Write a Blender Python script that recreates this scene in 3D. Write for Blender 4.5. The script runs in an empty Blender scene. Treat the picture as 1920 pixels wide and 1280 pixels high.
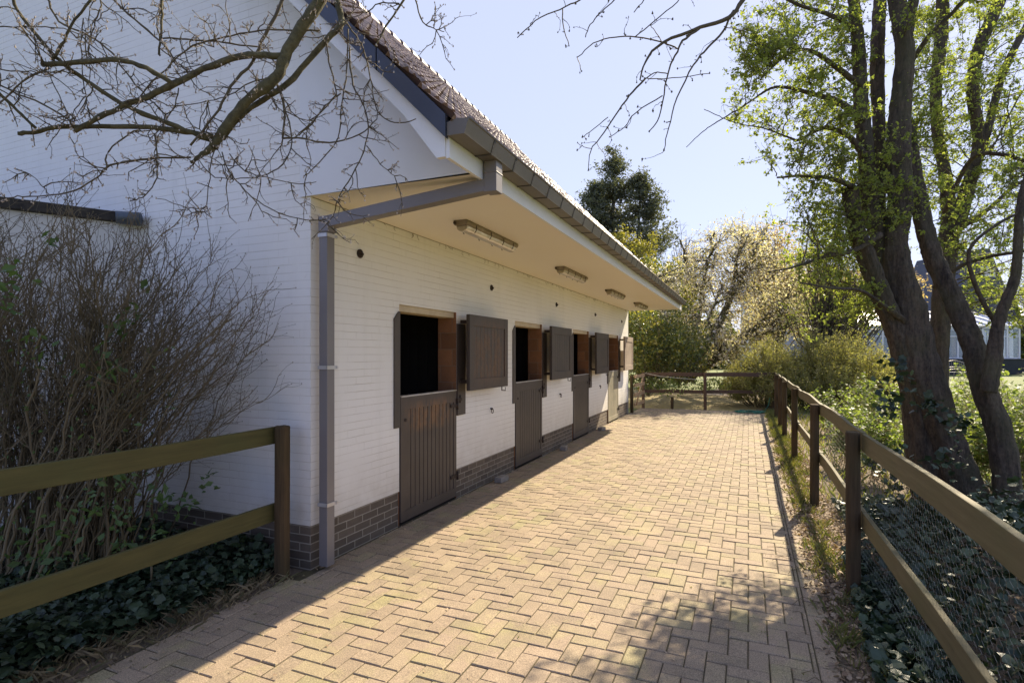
import bpy, math, random
import numpy as np
R = math.radians
rnd = random.Random(7)
nr = np.random.default_rng(11)
scene = bpy.context.scene
COL = scene.collection

# ------------------------------------------------------------------ camera model (used to turn sight lines + distances into places)
FPX, CX, CY, CZ, VY = 1040.0, 3.08, -3.30, 1.65, 664.0
TH = math.atan2(443, FPX)
SN, CS = math.sin(TH), math.cos(TH)

def at(px, py, t):
    u = (px - 960) / FPX; v = (VY - py) / FPX
    return np.array([CX + (-SN + CS * u) * t, CY + (CS + SN * u) * t, CZ + v * t])

# ------------------------------------------------------------------ mesh helper
LOC = {}

class G:
    def __init__(s): s.v = []; s.f = []; s.n = 0
    def add(s, v, f, mi=0, smooth=False):
        v = np.asarray(v, dtype=float).reshape(-1, 3)
        if isinstance(f, np.ndarray):
            s.f.append((f + s.n, mi, smooth))
        else:
            by = {}
            for q in f: by.setdefault(len(q), []).append(q)
            for k, l in by.items(): s.f.append((np.array(l) + s.n, mi, smooth))
        s.v.append(v); s.n += len(v)
        return s
    def box(s, x0, x1, y0, y1, z0, z1, mi=0):
        v = [(x, y, z) for x in (x0, x1) for y in (y0, y1) for z in (z0, z1)]
        f = [(0, 1, 3, 2), (4, 6, 7, 5), (0, 4, 5, 1), (2, 3, 7, 6), (0, 2, 6, 4), (1, 5, 7, 3)]
        return s.add(v, f, mi)
    def prism(s, poly, axis, a, b, mi=0):
        """extrude a 2-D polygon along an axis; poly in the two other axes (order x,y,z without the axis)"""
        n = len(poly); v = []
        for c in (a, b):
            for p in poly:
                q = [p[0], p[1]]; q.insert(axis, c); v.append(q)
        f = [tuple(range(n))[::-1], tuple(range(n, 2 * n))]
        f += [(i, (i + 1) % n, n + (i + 1) % n, n + i) for i in range(n)]
        return s.add(v, f, mi)
    def tube(s, pts, rad, sides=5, mi=0, smooth=True, cap=True, wob=0):
        P = np.asarray(pts, float); n = len(P)
        Rr = np.full(n, rad, float) if np.isscalar(rad) else np.asarray(rad, float)
        T = np.gradient(P, axis=0); T /= np.linalg.norm(T, axis=1)[:, None] + 1e-9
        ref = np.array([.31, .17, .93]) if abs(T[:, 2].mean()) < .8 else np.array([.93, .2, .1])
        A = np.cross(T, ref); A /= np.linalg.norm(A, axis=1)[:, None] + 1e-9
        B = np.cross(T, A)
        an = np.arange(sides) * 2 * math.pi / sides
        rr = Rr[:, None, None]
        if wob:
            q = np.arange(n)[:, None]
            w_ = .7 * np.sin(an * 3 + 1 + q * .11) + .5 * np.sin(an * 5 + .7 - q * .17) + .38 * (1 - 2 * np.abs(np.sin(an * 6 + q * .07 + .5 * np.sin(q * .5)))) + .3 * (1 - 2 * np.abs(np.sin(an * 9.5 - q * .06 + .6 * np.sin(q * .37 + 1))))
            rr = rr * (1 + wob * w_ + wob * .25 * nr.normal(size=(n, sides)))[:, :, None]
        V = P[:, None, :] + rr * (np.cos(an)[None, :, None] * A[:, None, :] + np.sin(an)[None, :, None] * B[:, None, :])
        i = np.arange(n - 1)[:, None] * sides; j = np.arange(sides)[None, :]; k = (j + 1) % sides
        F = np.stack([i + j, i + k, i + sides + k, i + sides + j], -1).reshape(-1, 4)
        s.add(V.reshape(-1, 3), F, mi, smooth)
        if cap:
            b = s.n - n * sides
            s.f.append((np.array([[b + q for q in range(sides)][::-1]]), mi, False))
            s.f.append((np.array([[b + (n - 1) * sides + q for q in range(sides)]]), mi, False))
        return s
    def obj(s, name, mats, parent=None, bevel=0, label=None, cat=None, group=None, kind=None, off=None):
        V = np.concatenate(s.v) if s.v else np.zeros((0, 3))
        L = LOC.get(parent.name, (0, 0, 0)) if parent is not None else (off if off is not None else (0, 0, 0))
        V = V - np.array(L)
        me = bpy.data.meshes.new(name)
        me.vertices.add(len(V)); me.vertices.foreach_set('co', V.ravel())
        tot = sum(a.size for a, _, _ in s.f); npol = sum(len(a) for a, _, _ in s.f)
        me.loops.add(tot); me.polygons.add(npol)
        me.loops.foreach_set('vertex_index', np.concatenate([a.ravel() for a, _, _ in s.f]).astype(np.int32))
        ks = np.concatenate([np.full(len(a), a.shape[1]) for a, _, _ in s.f])
        me.polygons.foreach_set('loop_start', (np.cumsum(ks) - ks).astype(np.int32))
        me.polygons.foreach_set('material_index', np.concatenate([np.full(len(a), m) for a, m, _ in s.f]).astype(np.int32))
        me.polygons.foreach_set('use_smooth', np.concatenate([np.full(len(a), q) for a, _, q in s.f]))
        me.update(calc_edges=True); me.validate()
        for m in (mats if isinstance(mats, (list, tuple)) else [mats]): me.materials.append(m)
        o = bpy.data.objects.new(name, me); COL.objects.link(o)
        if parent is not None:
            o.parent = parent; LOC[o.name] = L
        elif off is not None:
            o.location = off; LOC[o.name] = tuple(off)
        if bevel:
            b = o.modifiers.new('bevel', 'BEVEL'); b.width = bevel; b.segments = 2; b.limit_method = 'ANGLE'; b.angle_limit = R(50)
        tag(o, label, cat, group, kind)
        return o

def tag(o, label=None, cat=None, group=None, kind=None):
    for k, v in (('label', label), ('category', cat), ('group', group), ('kind', kind)):
        if v: o[k] = v
    return o

def thing(name, label, cat, loc, group=None):
    o = bpy.data.objects.new(name, None); COL.objects.link(o); o.location = loc; o.empty_display_size = .2
    LOC[o.name] = tuple(loc)
    return tag(o, label, cat, group)

# ------------------------------------------------------------------ materials
def nmat(name):
    m = bpy.data.materials.new(name); m.use_nodes = True
    nt = m.node_tree; b = nt.nodes['Principled BSDF']
    return m, nt, b

def N(nt, t, **kw):
    n = nt.nodes.new(t)
    for k, v in kw.items():
        if k in n.inputs: n.inputs[k].default_value = v
        else: setattr(n, k, v)
    return n

def rgb(c): return (c[0], c[1], c[2], 1)

def ramp(nt, fac, stops, interp='LINEAR'):
    r = nt.nodes.new('ShaderNodeValToRGB'); r.color_ramp.interpolation = interp
    e = r.color_ramp.elements
    while len(e) < len(stops): e.new(.5)
    for i, (p, c) in enumerate(stops):
        e[i].position = p; e[i].color = rgb(c) if not np.isscalar(c) else (c, c, c, 1)
    nt.links.new(fac, r.inputs['Fac'])
    return r.outputs['Color']

def mixc(nt, fac, a, b, mode='MIX'):
    m = nt.nodes.new('ShaderNodeMix'); m.data_type = 'RGBA'; m.blend_type = mode
    for sock, v in ((m.inputs['Factor'], fac), (m.inputs['A'], a), (m.inputs['B'], b)):
        if hasattr(v, 'is_output'): nt.links.new(v, sock)
        elif np.isscalar(v): sock.default_value = v
        else: sock.default_value = rgb(v)
    return m.outputs['Result']

def mathn(nt, op, a, b=0.):
    m = nt.nodes.new('ShaderNodeMath'); m.operation = op
    for s, v in ((m.inputs[0], a), (m.inputs[1], b)):
        if hasattr(v, 'is_output'): nt.links.new(v, s)
        else: s.default_value = v
    return m.outputs[0]

def coords(nt, scale=(1, 1, 1)):
    g = nt.nodes.new('ShaderNodeNewGeometry'); mp = nt.nodes.new('ShaderNodeMapping'); mp.inputs['Scale'].default_value = scale
    nt.links.new(g.outputs['Position'], mp.inputs['Vector'])
    return mp.outputs['Vector'], g

def noise(nt, vec, scale, detail=4, rough=.6):
    n = N(nt, 'ShaderNodeTexNoise'); n.inputs['Scale'].default_value = scale; n.inputs['Detail'].default_value = detail
    n.inputs['Roughness'].default_value = rough
    nt.links.new(vec, n.inputs['Vector'])
    return n.outputs['Fac']

def bump(nt, b, h, strength=.3, dist=.01):
    bp = nt.nodes.new('ShaderNodeBump'); bp.inputs['Strength'].default_value = strength; bp.inputs['Distance'].default_value = dist
    nt.links.new(h, bp.inputs['Height']); nt.links.new(bp.outputs['Normal'], b.inputs['Normal'])

def plain(name, c1, c2=None, scale=3., rough=.6, metal=0., bstr=.2, bdist=.004, bscale=60., stretch=(1, 1, 1), spec=.5, third=None):
    m, nt, b = nmat(name); v, g = coords(nt, stretch)
    c2 = c2 or tuple(x * .7 for x in c1)
    st = [(.3, c1), (.7, c2)] if third is None else [(.25, c1), (.5, c2), (.75, third)]
    col = ramp(nt, noise(nt, v, scale, 6), st)
    nt.links.new(col, b.inputs['Base Color'])
    b.inputs['Roughness'].default_value = rough; b.inputs['Metallic'].default_value = metal
    b.inputs['Specular IOR Level'].default_value = spec
    if bstr: bump(nt, b, noise(nt, v, bscale, 5), bstr, bdist)
    return m

def leafmat(name, cols, trans=.45, rough=.5, spec=.4, patch=None):
    """foliage: colour varies per leaf; light passes through the blade"""
    m, nt, b = nmat(name)
    g = nt.nodes.new('ShaderNodeNewGeometry')
    n = len(cols)
    col = ramp(nt, g.outputs['Random Per Island'], [(i / max(1, n - 1), c) for i, c in enumerate(cols)])
    nz = N(nt, 'ShaderNodeTexNoise'); nz.inputs['Scale'].default_value = 1.3; nt.links.new(g.outputs['Position'], nz.inputs['Vector'])
    k = ramp(nt, nz.outputs['Fac'], [(.3, .75), (.7, 1.25)])
    col = mixc(nt, 1., col, k, 'MULTIPLY')
    nt.links.new(col, b.inputs['Base Color']); b.inputs['Roughness'].default_value = rough
    b.inputs['Specular IOR Level'].default_value = spec
    t = nt.nodes.new('ShaderNodeBsdfTranslucent')
    tc = mixc(nt, 1., col, (1.25, 1.3, .55), 'MULTIPLY'); nt.links.new(tc, t.inputs['Color'])
    ms = nt.nodes.new('ShaderNodeMixShader'); ms.inputs['Fac'].default_value = trans
    nt.links.new(b.outputs[0], ms.inputs[1]); nt.links.new(t.outputs[0], ms.inputs[2])
    nt.links.new(ms.outputs[0], nt.nodes['Material Output'].inputs['Surface'])
    return m

def brickwall(name, paint, mortar, painted=True, bw=.215, rh=.0635):
    m, nt, b = nmat(name)
    g = nt.nodes.new('ShaderNodeNewGeometry'); sp = nt.nodes.new('ShaderNodeSeparateXYZ'); nt.links.new(g.outputs['Position'], sp.inputs[0])
    u = mathn(nt, 'ADD', sp.outputs['X'], sp.outputs['Y'])
    cb = nt.nodes.new('ShaderNodeCombineXYZ'); nt.links.new(u, cb.inputs['X']); nt.links.new(sp.outputs['Z'], cb.inputs['Y'])
    v0 = cb.outputs[0]
    wn = N(nt, 'ShaderNodeTexNoise'); wn.inputs['Scale'].default_value = 9.; nt.links.new(v0, wn.inputs['Vector'])
    wv = nt.nodes.new('ShaderNodeVectorMath'); wv.operation = 'MULTIPLY_ADD'
    nt.links.new(wn.outputs['Color'], wv.inputs[0]); wv.inputs[1].default_value = (.006, .006, 0); nt.links.new(v0, wv.inputs[2])
    br = nt.nodes.new('ShaderNodeTexBrick'); nt.links.new(wv.outputs[0], br.inputs['Vector'])
    br.inputs['Scale'].default_value = 1; br.inputs['Brick Width'].default_value = bw; br.inputs['Row Height'].default_value = rh
    br.inputs['Mortar Size'].default_value = .004 if painted else .0055; br.inputs['Mortar Smooth'].default_value = .25
    br.inputs['Color1'].default_value = (0, 0, 0, 1); br.inputs['Color2'].default_value = (1, 1, 1, 1); br.inputs['Mortar'].default_value = (.5, .5, .5, 1)
    big = noise(nt, v0, .9, 5); fine = noise(nt, v0, 14, 5)
    jf = br.outputs['Fac']
    if painted:
        b2 = nt.nodes.new('ShaderNodeTexBrick'); nt.links.new(wv.outputs[0], b2.inputs['Vector'])
        b2.inputs['Scale'].default_value = 1; b2.inputs['Brick Width'].default_value = 500.; b2.inputs['Row Height'].default_value = rh
        b2.inputs['Mortar Size'].default_value = .003; b2.inputs['Mortar Smooth'].default_value = .3
        up = mathn(nt, 'MULTIPLY', br.outputs['Fac'], ramp(nt, noise(nt, v0, 5.1, 3), [(.44, 0.), (.66, .75)]))
        jf = mathn(nt, 'MAXIMUM', up, b2.outputs['Fac'])
    if painted:
        c = ramp(nt, big, [(.25, tuple(x * .93 for x in paint)), (.6, paint)])
        fade = ramp(nt, noise(nt, v0, 2.3, 4), [(.34, .05), (.64, .65)])
        fac = mathn(nt, 'MULTIPLY', jf, fade)
        c = mixc(nt, fac, c, mortar)
        dirt = ramp(nt, fine, [(.62, 0.), (.80, .22)])
        c = mixc(nt, dirt, c, (.45, .40, .30))
        low = nt.nodes.new('ShaderNodeMapRange'); nt.links.new(sp.outputs['Z'], low.inputs['Value'])
        low.inputs['From Min'].default_value = .85; low.inputs['From Max'].default_value = .30; low.inputs['To Min'].default_value = 0; low.inputs['To Max'].default_value = .8
        lf = mathn(nt, 'MULTIPLY', low.outputs[0], noise(nt, v0, 6, 5))
        c = mixc(nt, lf, c, (.42, .36, .26))
        vst, _g = coords(nt, (3.5, 3.5, .35))
        stk = mathn(nt, 'MULTIPLY', ramp(nt, noise(nt, vst, 1.6, 6, .7), [(.50, 0.), (.75, .30)]), big)
        c = mixc(nt, stk, c, (.47, .45, .36))
        h = mathn(nt, 'SUBTRACT', mathn(nt, 'MULTIPLY', fine, .35), mathn(nt, 'MULTIPLY', jf, ramp(nt, noise(nt, v0, 2.3, 4), [(.34, .12), (.64, .9)])))
        bump(nt, b, h, .45, .004)
        b.inputs['Roughness'].default_value = .55
    else:
        c1 = ramp(nt, br.outputs['Color'], [(0, tuple(x * .7 for x in paint)), (1, tuple(x * 1.25 for x in paint))])
        c1 = mixc(nt, ramp(nt, fine, [(.3, 0.), (.8, .5)]), c1, tuple(x * .6 for x in paint))
        c = mixc(nt, br.outputs['Fac'], c1, mortar)
        h = mathn(nt, 'SUBTRACT', mathn(nt, 'MULTIPLY', fine, .4), br.outputs['Fac'])
        bump(nt, b, h, .8, .006); b.inputs['Roughness'].default_value = .85
    nt.links.new(c, b.inputs['Base Color'])
    return m

def wood(name, c1, c2, along='y', rough=.7, bstr=.35, moss=None):
    st = {'x': (1.2, 18, 18), 'y': (18, 1.2, 18), 'z': (18, 18, 1.2)}[along]
    m, nt, b = nmat(name); v, g = coords(nt, st)
    f = noise(nt, v, 2.2, 6, .65)
    col = ramp(nt, f, [(.3, c1), (.68, c2)])
    v2, _ = coords(nt)
    col = mixc(nt, ramp(nt, noise(nt, v2, 2.1, 4), [(.45, 0.), (.75, .55)]), col, moss or tuple(x * .6 for x in c1))
    nt.links.new(col, b.inputs['Base Color']); b.inputs['Roughness'].default_value = rough; b.inputs['Specular IOR Level'].default_value = .25
    bump(nt, b, f, bstr, .006)
    return m

def scuffed(name, base, scuff, c0, c1, thr=.52, stretch=(8, 8, 2)):
    """grey paint worn through inside the box c0..c1"""
    m, nt, b = nmat(name); v, g = coords(nt, stretch); v2, _ = coords(nt)
    col = ramp(nt, noise(nt, v2, 5, 6), [(.3, base), (.75, tuple(x * .72 for x in base))])
    f = ramp(nt, noise(nt, v, 1.6, 6, .75), [(thr, 0.), (thr + .16, 1.)])
    sp = nt.nodes.new('ShaderNodeSeparateXYZ'); nt.links.new(g.outputs['Position'], sp.inputs[0])
    msk = None
    for ax, i in (('Y', 0), ('Z', 1)):
        mid = (c0[i] + c1[i]) / 2; half = abs(c1[i] - c0[i]) / 2
        d = mathn(nt, 'ABSOLUTE', mathn(nt, 'SUBTRACT', sp.outputs[ax], mid))
        k = nt.nodes.new('ShaderNodeMapRange'); nt.links.new(d, k.inputs['Value'])
        k.inputs['From Min'].default_value = half; k.inputs['From Max'].default_value = half * .45
        msk = k.outputs[0] if msk is None else mathn(nt, 'MULTIPLY', msk, k.outputs[0])
    f = mathn(nt, 'MULTIPLY', f, msk)
    sc = ramp(nt, noise(nt, v2, 22, 4), [(.3, scuff), (.7, tuple(x * .55 for x in scuff))])
    nt.links.new(mixc(nt, f, col, sc), b.inputs['Base Color']); b.inputs['Roughness'].default_value = .55
    bump(nt, b, noise(nt, v, 8, 5), .2, .003)
    return m

M = {}
M['white_wall'] = brickwall('painted_brick', (.83, .805, .74), (.44, .39, .30))
M['plinth'] = brickwall('plinth_brick', (.13, .10, .07), (.30, .26, .195), False, .21, .065)
M['reveal'] = brickwall('reveal_brick', (.25, .115, .048), (.24, .15, .09), False, .30, .19)
M['white_board'] = plain('white_board', (.80, .79, .76), (.74, .73, .69), 1.2, .45, bstr=.08)
M['soffit'] = plain('soffit_board', (.85, .78, .65), (.83, .75, .61), .7, .5, bstr=.06)
M['dark_slate'] = plain('dark_slate', (.030, .036, .055), (.05, .055, .07), 4, .38, bstr=.15)
M['zinc'] = plain('gutter_metal', (.125, .105, .08), (.18, .155, .12), 1.6, .5, .2, bstr=.05, bscale=8)
M['joint'] = plain('gutter_joint', (.035, .032, .03), (.05, .045, .04), 5, .7)
M['pipe'] = plain('pipe_grey', (.175, .155, .145), (.21, .19, .175), 2., .42, bstr=.05)
M['clamp'] = plain('clamp_steel', (.62, .60, .57), (.45, .42, .38), 8, .4, .4)
M['lamp_base'] = plain('lamp_base', (.16, .12, .07), (.30, .25, .18), 9, .6)
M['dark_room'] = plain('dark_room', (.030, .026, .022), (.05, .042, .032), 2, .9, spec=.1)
M['grey_paint'] = scuffed('shutter_worn', (.078, .058, .044), (.17, .085, .038), (2.32, 1.24), (3.40, 2.1), .36)
M['door_a'] = scuffed('door_worn', (.082, .061, .047), (.26, .13, .055), (1.22, .84), (2.30, 1.20), .42)
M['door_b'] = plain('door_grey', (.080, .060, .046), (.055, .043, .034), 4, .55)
M['door_c'] = wood('door_weathered', (.22, .22, .15), (.42, .36, .26), 'z')
M['shut_c'] = wood('shutter_weathered', (.30, .24, .18), (.46, .37, .28), 'z')
M['shut_panel'] = scuffed('shutter_panel_worn', (.078, .060, .049), (.15, .078, .036), (2.20, 1.15), (3.52, 2.10), .41)
M['straw'] = plain('straw_stem', (.26, .19, .10), (.36, .28, .16), 4, .8, bstr=0, third=(.17, .11, .06))
M['iron'] = plain('iron', (.03, .022, .018), (.06, .04, .03), 12, .6, .5)
M['lintel'] = plain('lintel_paint', (.60, .50, .33), (.48, .38, .24), 6, .6)
M['fence'] = wood('fence_wood', (.10, .082, .036), (.155, .126, .060), 'y', moss=(.085, .092, .032))
M['post'] = wood('post_wood', (.045, .030, .015), (.095, .062, .030), 'z', rough=.95, moss=(.055, .055, .020))
M['back_fence'] = wood('back_fence_wood', (.075, .045, .028), (.13, .08, .05), 'x')
M['leftrail'] = wood('left_rail_wood', (.062, .054, .017), (.098, .084, .027), 'y', moss=(.07, .078, .025))
M['gatewood'] = wood('gate_wood', (.40, .25, .13), (.52, .36, .2), 'y')
M['stone'] = plain('block_stone', (.30, .27, .23), (.2, .18, .15), 14, .9, bscale=90, bstr=.4)
M['felt'] = plain('roof_felt', (.028, .025, .022), (.06, .052, .042), 18, .95, bstr=.7, bscale=40, bdist=.01)
M['lead'] = plain('lead', (.10, .12, .135), (.06, .07, .08), 9, .45, .3, bstr=.3, bscale=25)
M['hose'] = plain('hose', (.02, .16, .10), (.015, .11, .07), 8, .4)
M['rope'] = plain('rope', (.5, .46, .38), (.4, .36, .3), 30, .8)
M['wire'] = plain('wire', (.22, .22, .21), (.12, .12, .115), 20, .22, .9, bstr=0)

def lampglass():
    m, nt, b = nmat('lamp_cover')
    v, g = coords(nt)
    nt.links.new(ramp(nt, noise(nt, v, 6, 5), [(.3, (.62, .55, .42)), (.75, (.36, .28, .17))]), b.inputs['Base Color'])
    b.inputs['Roughness'].default_value = .3; b.inputs['Transmission Weight'].default_value = .35
    return m
M['lamp_cover'] = lampglass()

def tilemat():
    m, nt, b = nmat('roof_tile'); v, g = coords(nt)
    sp = nt.nodes.new('ShaderNodeSeparateXYZ'); nt.links.new(g.outputs['Position'], sp.inputs[0])
    cell = nt.nodes.new('ShaderNodeCombineXYZ')
    nt.links.new(mathn(nt, 'FLOOR', mathn(nt, 'DIVIDE', sp.outputs['Y'], .21)), cell.inputs[0])
    nt.links.new(mathn(nt, 'FLOOR', mathn(nt, 'DIVIDE', sp.outputs['X'], .235)), cell.inputs[1])
    w = nt.nodes.new('ShaderNodeTexWhiteNoise'); nt.links.new(cell.outputs[0], w.inputs['Vector'])
    c = ramp(nt, w.outputs['Value'], [(0, (.095, .058, .046)), (.5, (.135, .085, .07)), (1, (.18, .12, .10))])
    c = mixc(nt, ramp(nt, noise(nt, v, 25, 5), [(.45, 0.), (.8, .6)]), c, (.20, .155, .115))
    nt.links.new(c, b.inputs['Base Color']); b.inputs['Roughness'].default_value = .4
    bump(nt, b, noise(nt, v, 90, 4), .25, .004)
    return m
M['tile'] = tilemat()

def pavermat():
    m, nt, b = nmat('paver'); v, g = coords(nt)
    c = ramp(nt, g.outputs['Random Per Island'], [(0, (.225, .174, .112)), (.3, (.26, .20, .128)), (.6, (.285, .216, .143)), (.85, (.29, .228, .138)), (1, (.25, .215, .112))])
    big = ramp(nt, noise(nt, v, .8, 5), [(.35, 0.), (.7, 1.)])
    c = mixc(nt, mathn(nt, 'MULTIPLY', big, .35), c, (.30, .214, .15))
    mo = ramp(nt, noise(nt, v, 1.7, 7, .75), [(.52, 0.), (.70, .65)])
    c = mixc(nt, mo, c, (.30, .27, .11))
    sp = ramp(nt, noise(nt, v, 150, 3, .85), [(.30, .45), (.5, 1.), (.68, 1.75)])
    c = mixc(nt, 1., c, sp, 'MULTIPLY')
    st = ramp(nt, noise(nt, v, 2.6, 8, .75), [(.30, .66), (.46, .92), (.62, 1.08)])
    c = mixc(nt, 1., c, st, 'MULTIPLY')
    nt.links.new(c, b.inputs['Base Color']); b.inputs['Roughness'].default_value = .85
    bump(nt, b, noise(nt, v, 160, 4, .75), .5, .003)
    return m
M['paver'] = pavermat()
M['bed'] = plain('joint_sand', (.035, .024, .013), (.10, .085, .035), 7, .95, bscale=150, bstr=.6)
M['soil'] = plain('soil', (.10, .07, .045), (.20, .15, .10), 5, .95, bscale=45, bstr=1., bdist=.02, third=(.05, .045, .025))
M['lawn'] = plain('lawn', (.10, .145, .03), (.16, .19, .055), 1.2, .9, bscale=50, bstr=1., bdist=.03, third=(.21, .19, .09))
M['moss'] = plain('moss_ground', (.25, .20, .06), (.33, .26, .10), 2.2, .9, bscale=30, bstr=1., bdist=.02, third=(.20, .14, .09))
M['path'] = plain('path_gravel', (.50, .40, .27), (.40, .31, .20), 3, .9, bscale=60)

def barkmat(name, c1, c2, c3, zs=.35, sc=9):
    m, nt, b = nmat(name); v, g = coords(nt, (1, 1, zs))
    f = noise(nt, v, sc * 2.2, 8, .75); f2 = noise(nt, v, sc * .9, 5, .6)
    v3, _ = coords(nt); f3 = noise(nt, v3, 34, 5, .7)
    h = mathn(nt, 'ADD', mathn(nt, 'MULTIPLY', f, .75), mathn(nt, 'ADD', mathn(nt, 'MULTIPLY', f2, .45), mathn(nt, 'MULTIPLY', f3, .35)))
    c = ramp(nt, h, [(.62, c3), (.76, c1), (.95, c2)])
    v2, _ = coords(nt)
    c = mixc(nt, ramp(nt, noise(nt, v2, 2.3, 5), [(.45, 0.), (.7, .5)]), c, (.085, .085, .03))
    nt.links.new(c, b.inputs['Base Color']); b.inputs['Roughness'].default_value = .9
    bump(nt, b, h, .9, .02)
    return m
M['bark'] = barkmat('bark', (.062, .045, .030), (.125, .092, .06), (.020, .014, .009), .22, 20)
M['bark_moss'] = barkmat('bark_mossy', (.085, .072, .032), (.16, .135, .07), (.04, .032, .02), 1, 14)
M['twig'] = plain('twig_bark', (.06, .045, .022), (.11, .085, .042), 6, .8, bstr=.2)
M['shrub_stem'] = plain('shrub_stem', (.095, .070, .034), (.17, .13, .065), 2, .8, bstr=0, third=(.05, .043, .02))
M['bud'] = plain('bud', (.55, .48, .40), (.34, .26, .18), 20, .45, bstr=0)
M['haw'] = leafmat('hawthorn_leaf', [(.16, .20, .055), (.24, .29, .08), (.34, .37, .12), (.20, .245, .065)], .6)
M['ivy'] = leafmat('ivy_leaf', [(.014, .026, .011), (.026, .046, .020), (.065, .095, .045), (.018, .034, .014)], .10, .45, .45)
M['shoot'] = leafmat('shoot_leaf', [(.06, .10, .03), (.10, .16, .05), (.08, .13, .04)], .35)
M['weed'] = leafmat('weed_leaf', [(.13, .18, .045), (.20, .26, .07), (.26, .31, .10), (.16, .20, .05)], .45)
M['grass'] = leafmat('grass_blade', [(.17, .20, .06), (.25, .26, .09), (.34, .30, .15), (.15, .19, .05)], .45)
M['drygrass'] = leafmat('dry_grass', [(.22, .17, .09), (.32, .25, .14), (.15, .11, .06), (.12, .12, .05)], .2)
M['litter'] = leafmat('dead_leaf', [(.22, .14, .08), (.36, .25, .15), (.48, .36, .24), (.14, .09, .055)], .15, .7)
M['conifer'] = leafmat('conifer_leaf', [(.07, .08, .06), (.11, .12, .08), (.15, .155, .10)], .35, .6)
M['laurel'] = leafmat('laurel_leaf', [(.06, .085, .025), (.11, .14, .04), (.17, .185, .055), (.08, .11, .03)], .35, .35, .6)
M['yellow'] = leafmat('yellow_leaf', [(.22, .20, .045), (.30, .26, .06), (.17, .18, .05)], .45)
M['blossom'] = leafmat('blossom', [(.66, .56, .54), (.80, .75, .74), (.34, .24, .17), (.74, .68, .66)], .4)
M['russet'] = leafmat('russet_bud', [(.38, .26, .18), (.48, .36, .26), (.30, .20, .13), (.40, .34, .18)], .45)
M['young'] = leafmat('young_leaf', [(.20, .24, .05), (.28, .31, .07), (.16, .20, .04)], .5)
M['broom'] = leafmat('broom_leaf', [(.24, .24, .08), (.33, .31, .12), (.40, .34, .17), (.20, .22, .07)], .55)
M['bg_white'] = plain('house_render', (.70, .70, .70), (.62, .62, .63), .8, .7)
M['bg_slate'] = plain('house_slate', (.045, .05, .065), (.07, .075, .09), 2, .6)
M['bg_roof'] = plain('conservatory_roof', (.50, .56, .66), (.42, .48, .58), 1, .3)
M['bg_curtain'] = plain('curtain', (.62, .42, .20), (.50, .33, .15), 2, .8)
M['bg_inside'] = plain('room_inside', (.22, .21, .17), (.10, .10, .08), 1, .8)
M['bg_dark'] = plain('dark_base', (.018, .02, .022), (.03, .034, .034), 2, .8)
def glassm():
    m, nt, b = nmat('window_glass'); b.inputs['Base Color'].default_value = (.5, .58, .62, 1); b.inputs['Roughness'].default_value = .05
    b.inputs['Alpha'].default_value = .35; b.inputs['Specular IOR Level'].default_value = .8
    return m
M['glass'] = glassm()

# ------------------------------------------------------------------ ground
def sheet(name, poly, z, mat, kind='structure', sub=None):
    g = G(); g.add([(x, y, z) for x, y in poly], [tuple(range(len(poly)))])
    return g.obj(name, mat, kind=kind)
sheet('ground', [(-400, -400), (400, -400), (400, 400), (-400, 400)], -.035, M['lawn'])
sheet('soil_bed', [(-6, -9), (-.02, -9), (-.02, .3), (-6, .3)], -.02, M['soil'])
sheet('soil_strip', [(3.30, -9), (5.9, -9), (6.4, 3), (5.2, 9), (4.4, 15.2), (3.30, 15.2)], -.020, M['soil'])
sheet('moss_ground', [(-3, 14.02), (3.9, 14.02), (3.9, 20.5), (1.6, 24), (-4, 24)], -.022, M['moss'])
sheet('path', [(1.2, 21), (3.6, 19.5), (4.6, 26), (6.5, 44), (2.0, 44), (2.4, 30)], -.012, M['path'])
sheet('paving_bed', [(-.06, -8.8), (3.535, -8.8), (3.535, 14.1), (-.02, 14.0), (-.02, 0), (-.06, 0)], -.0075, M['bed'])

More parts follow.
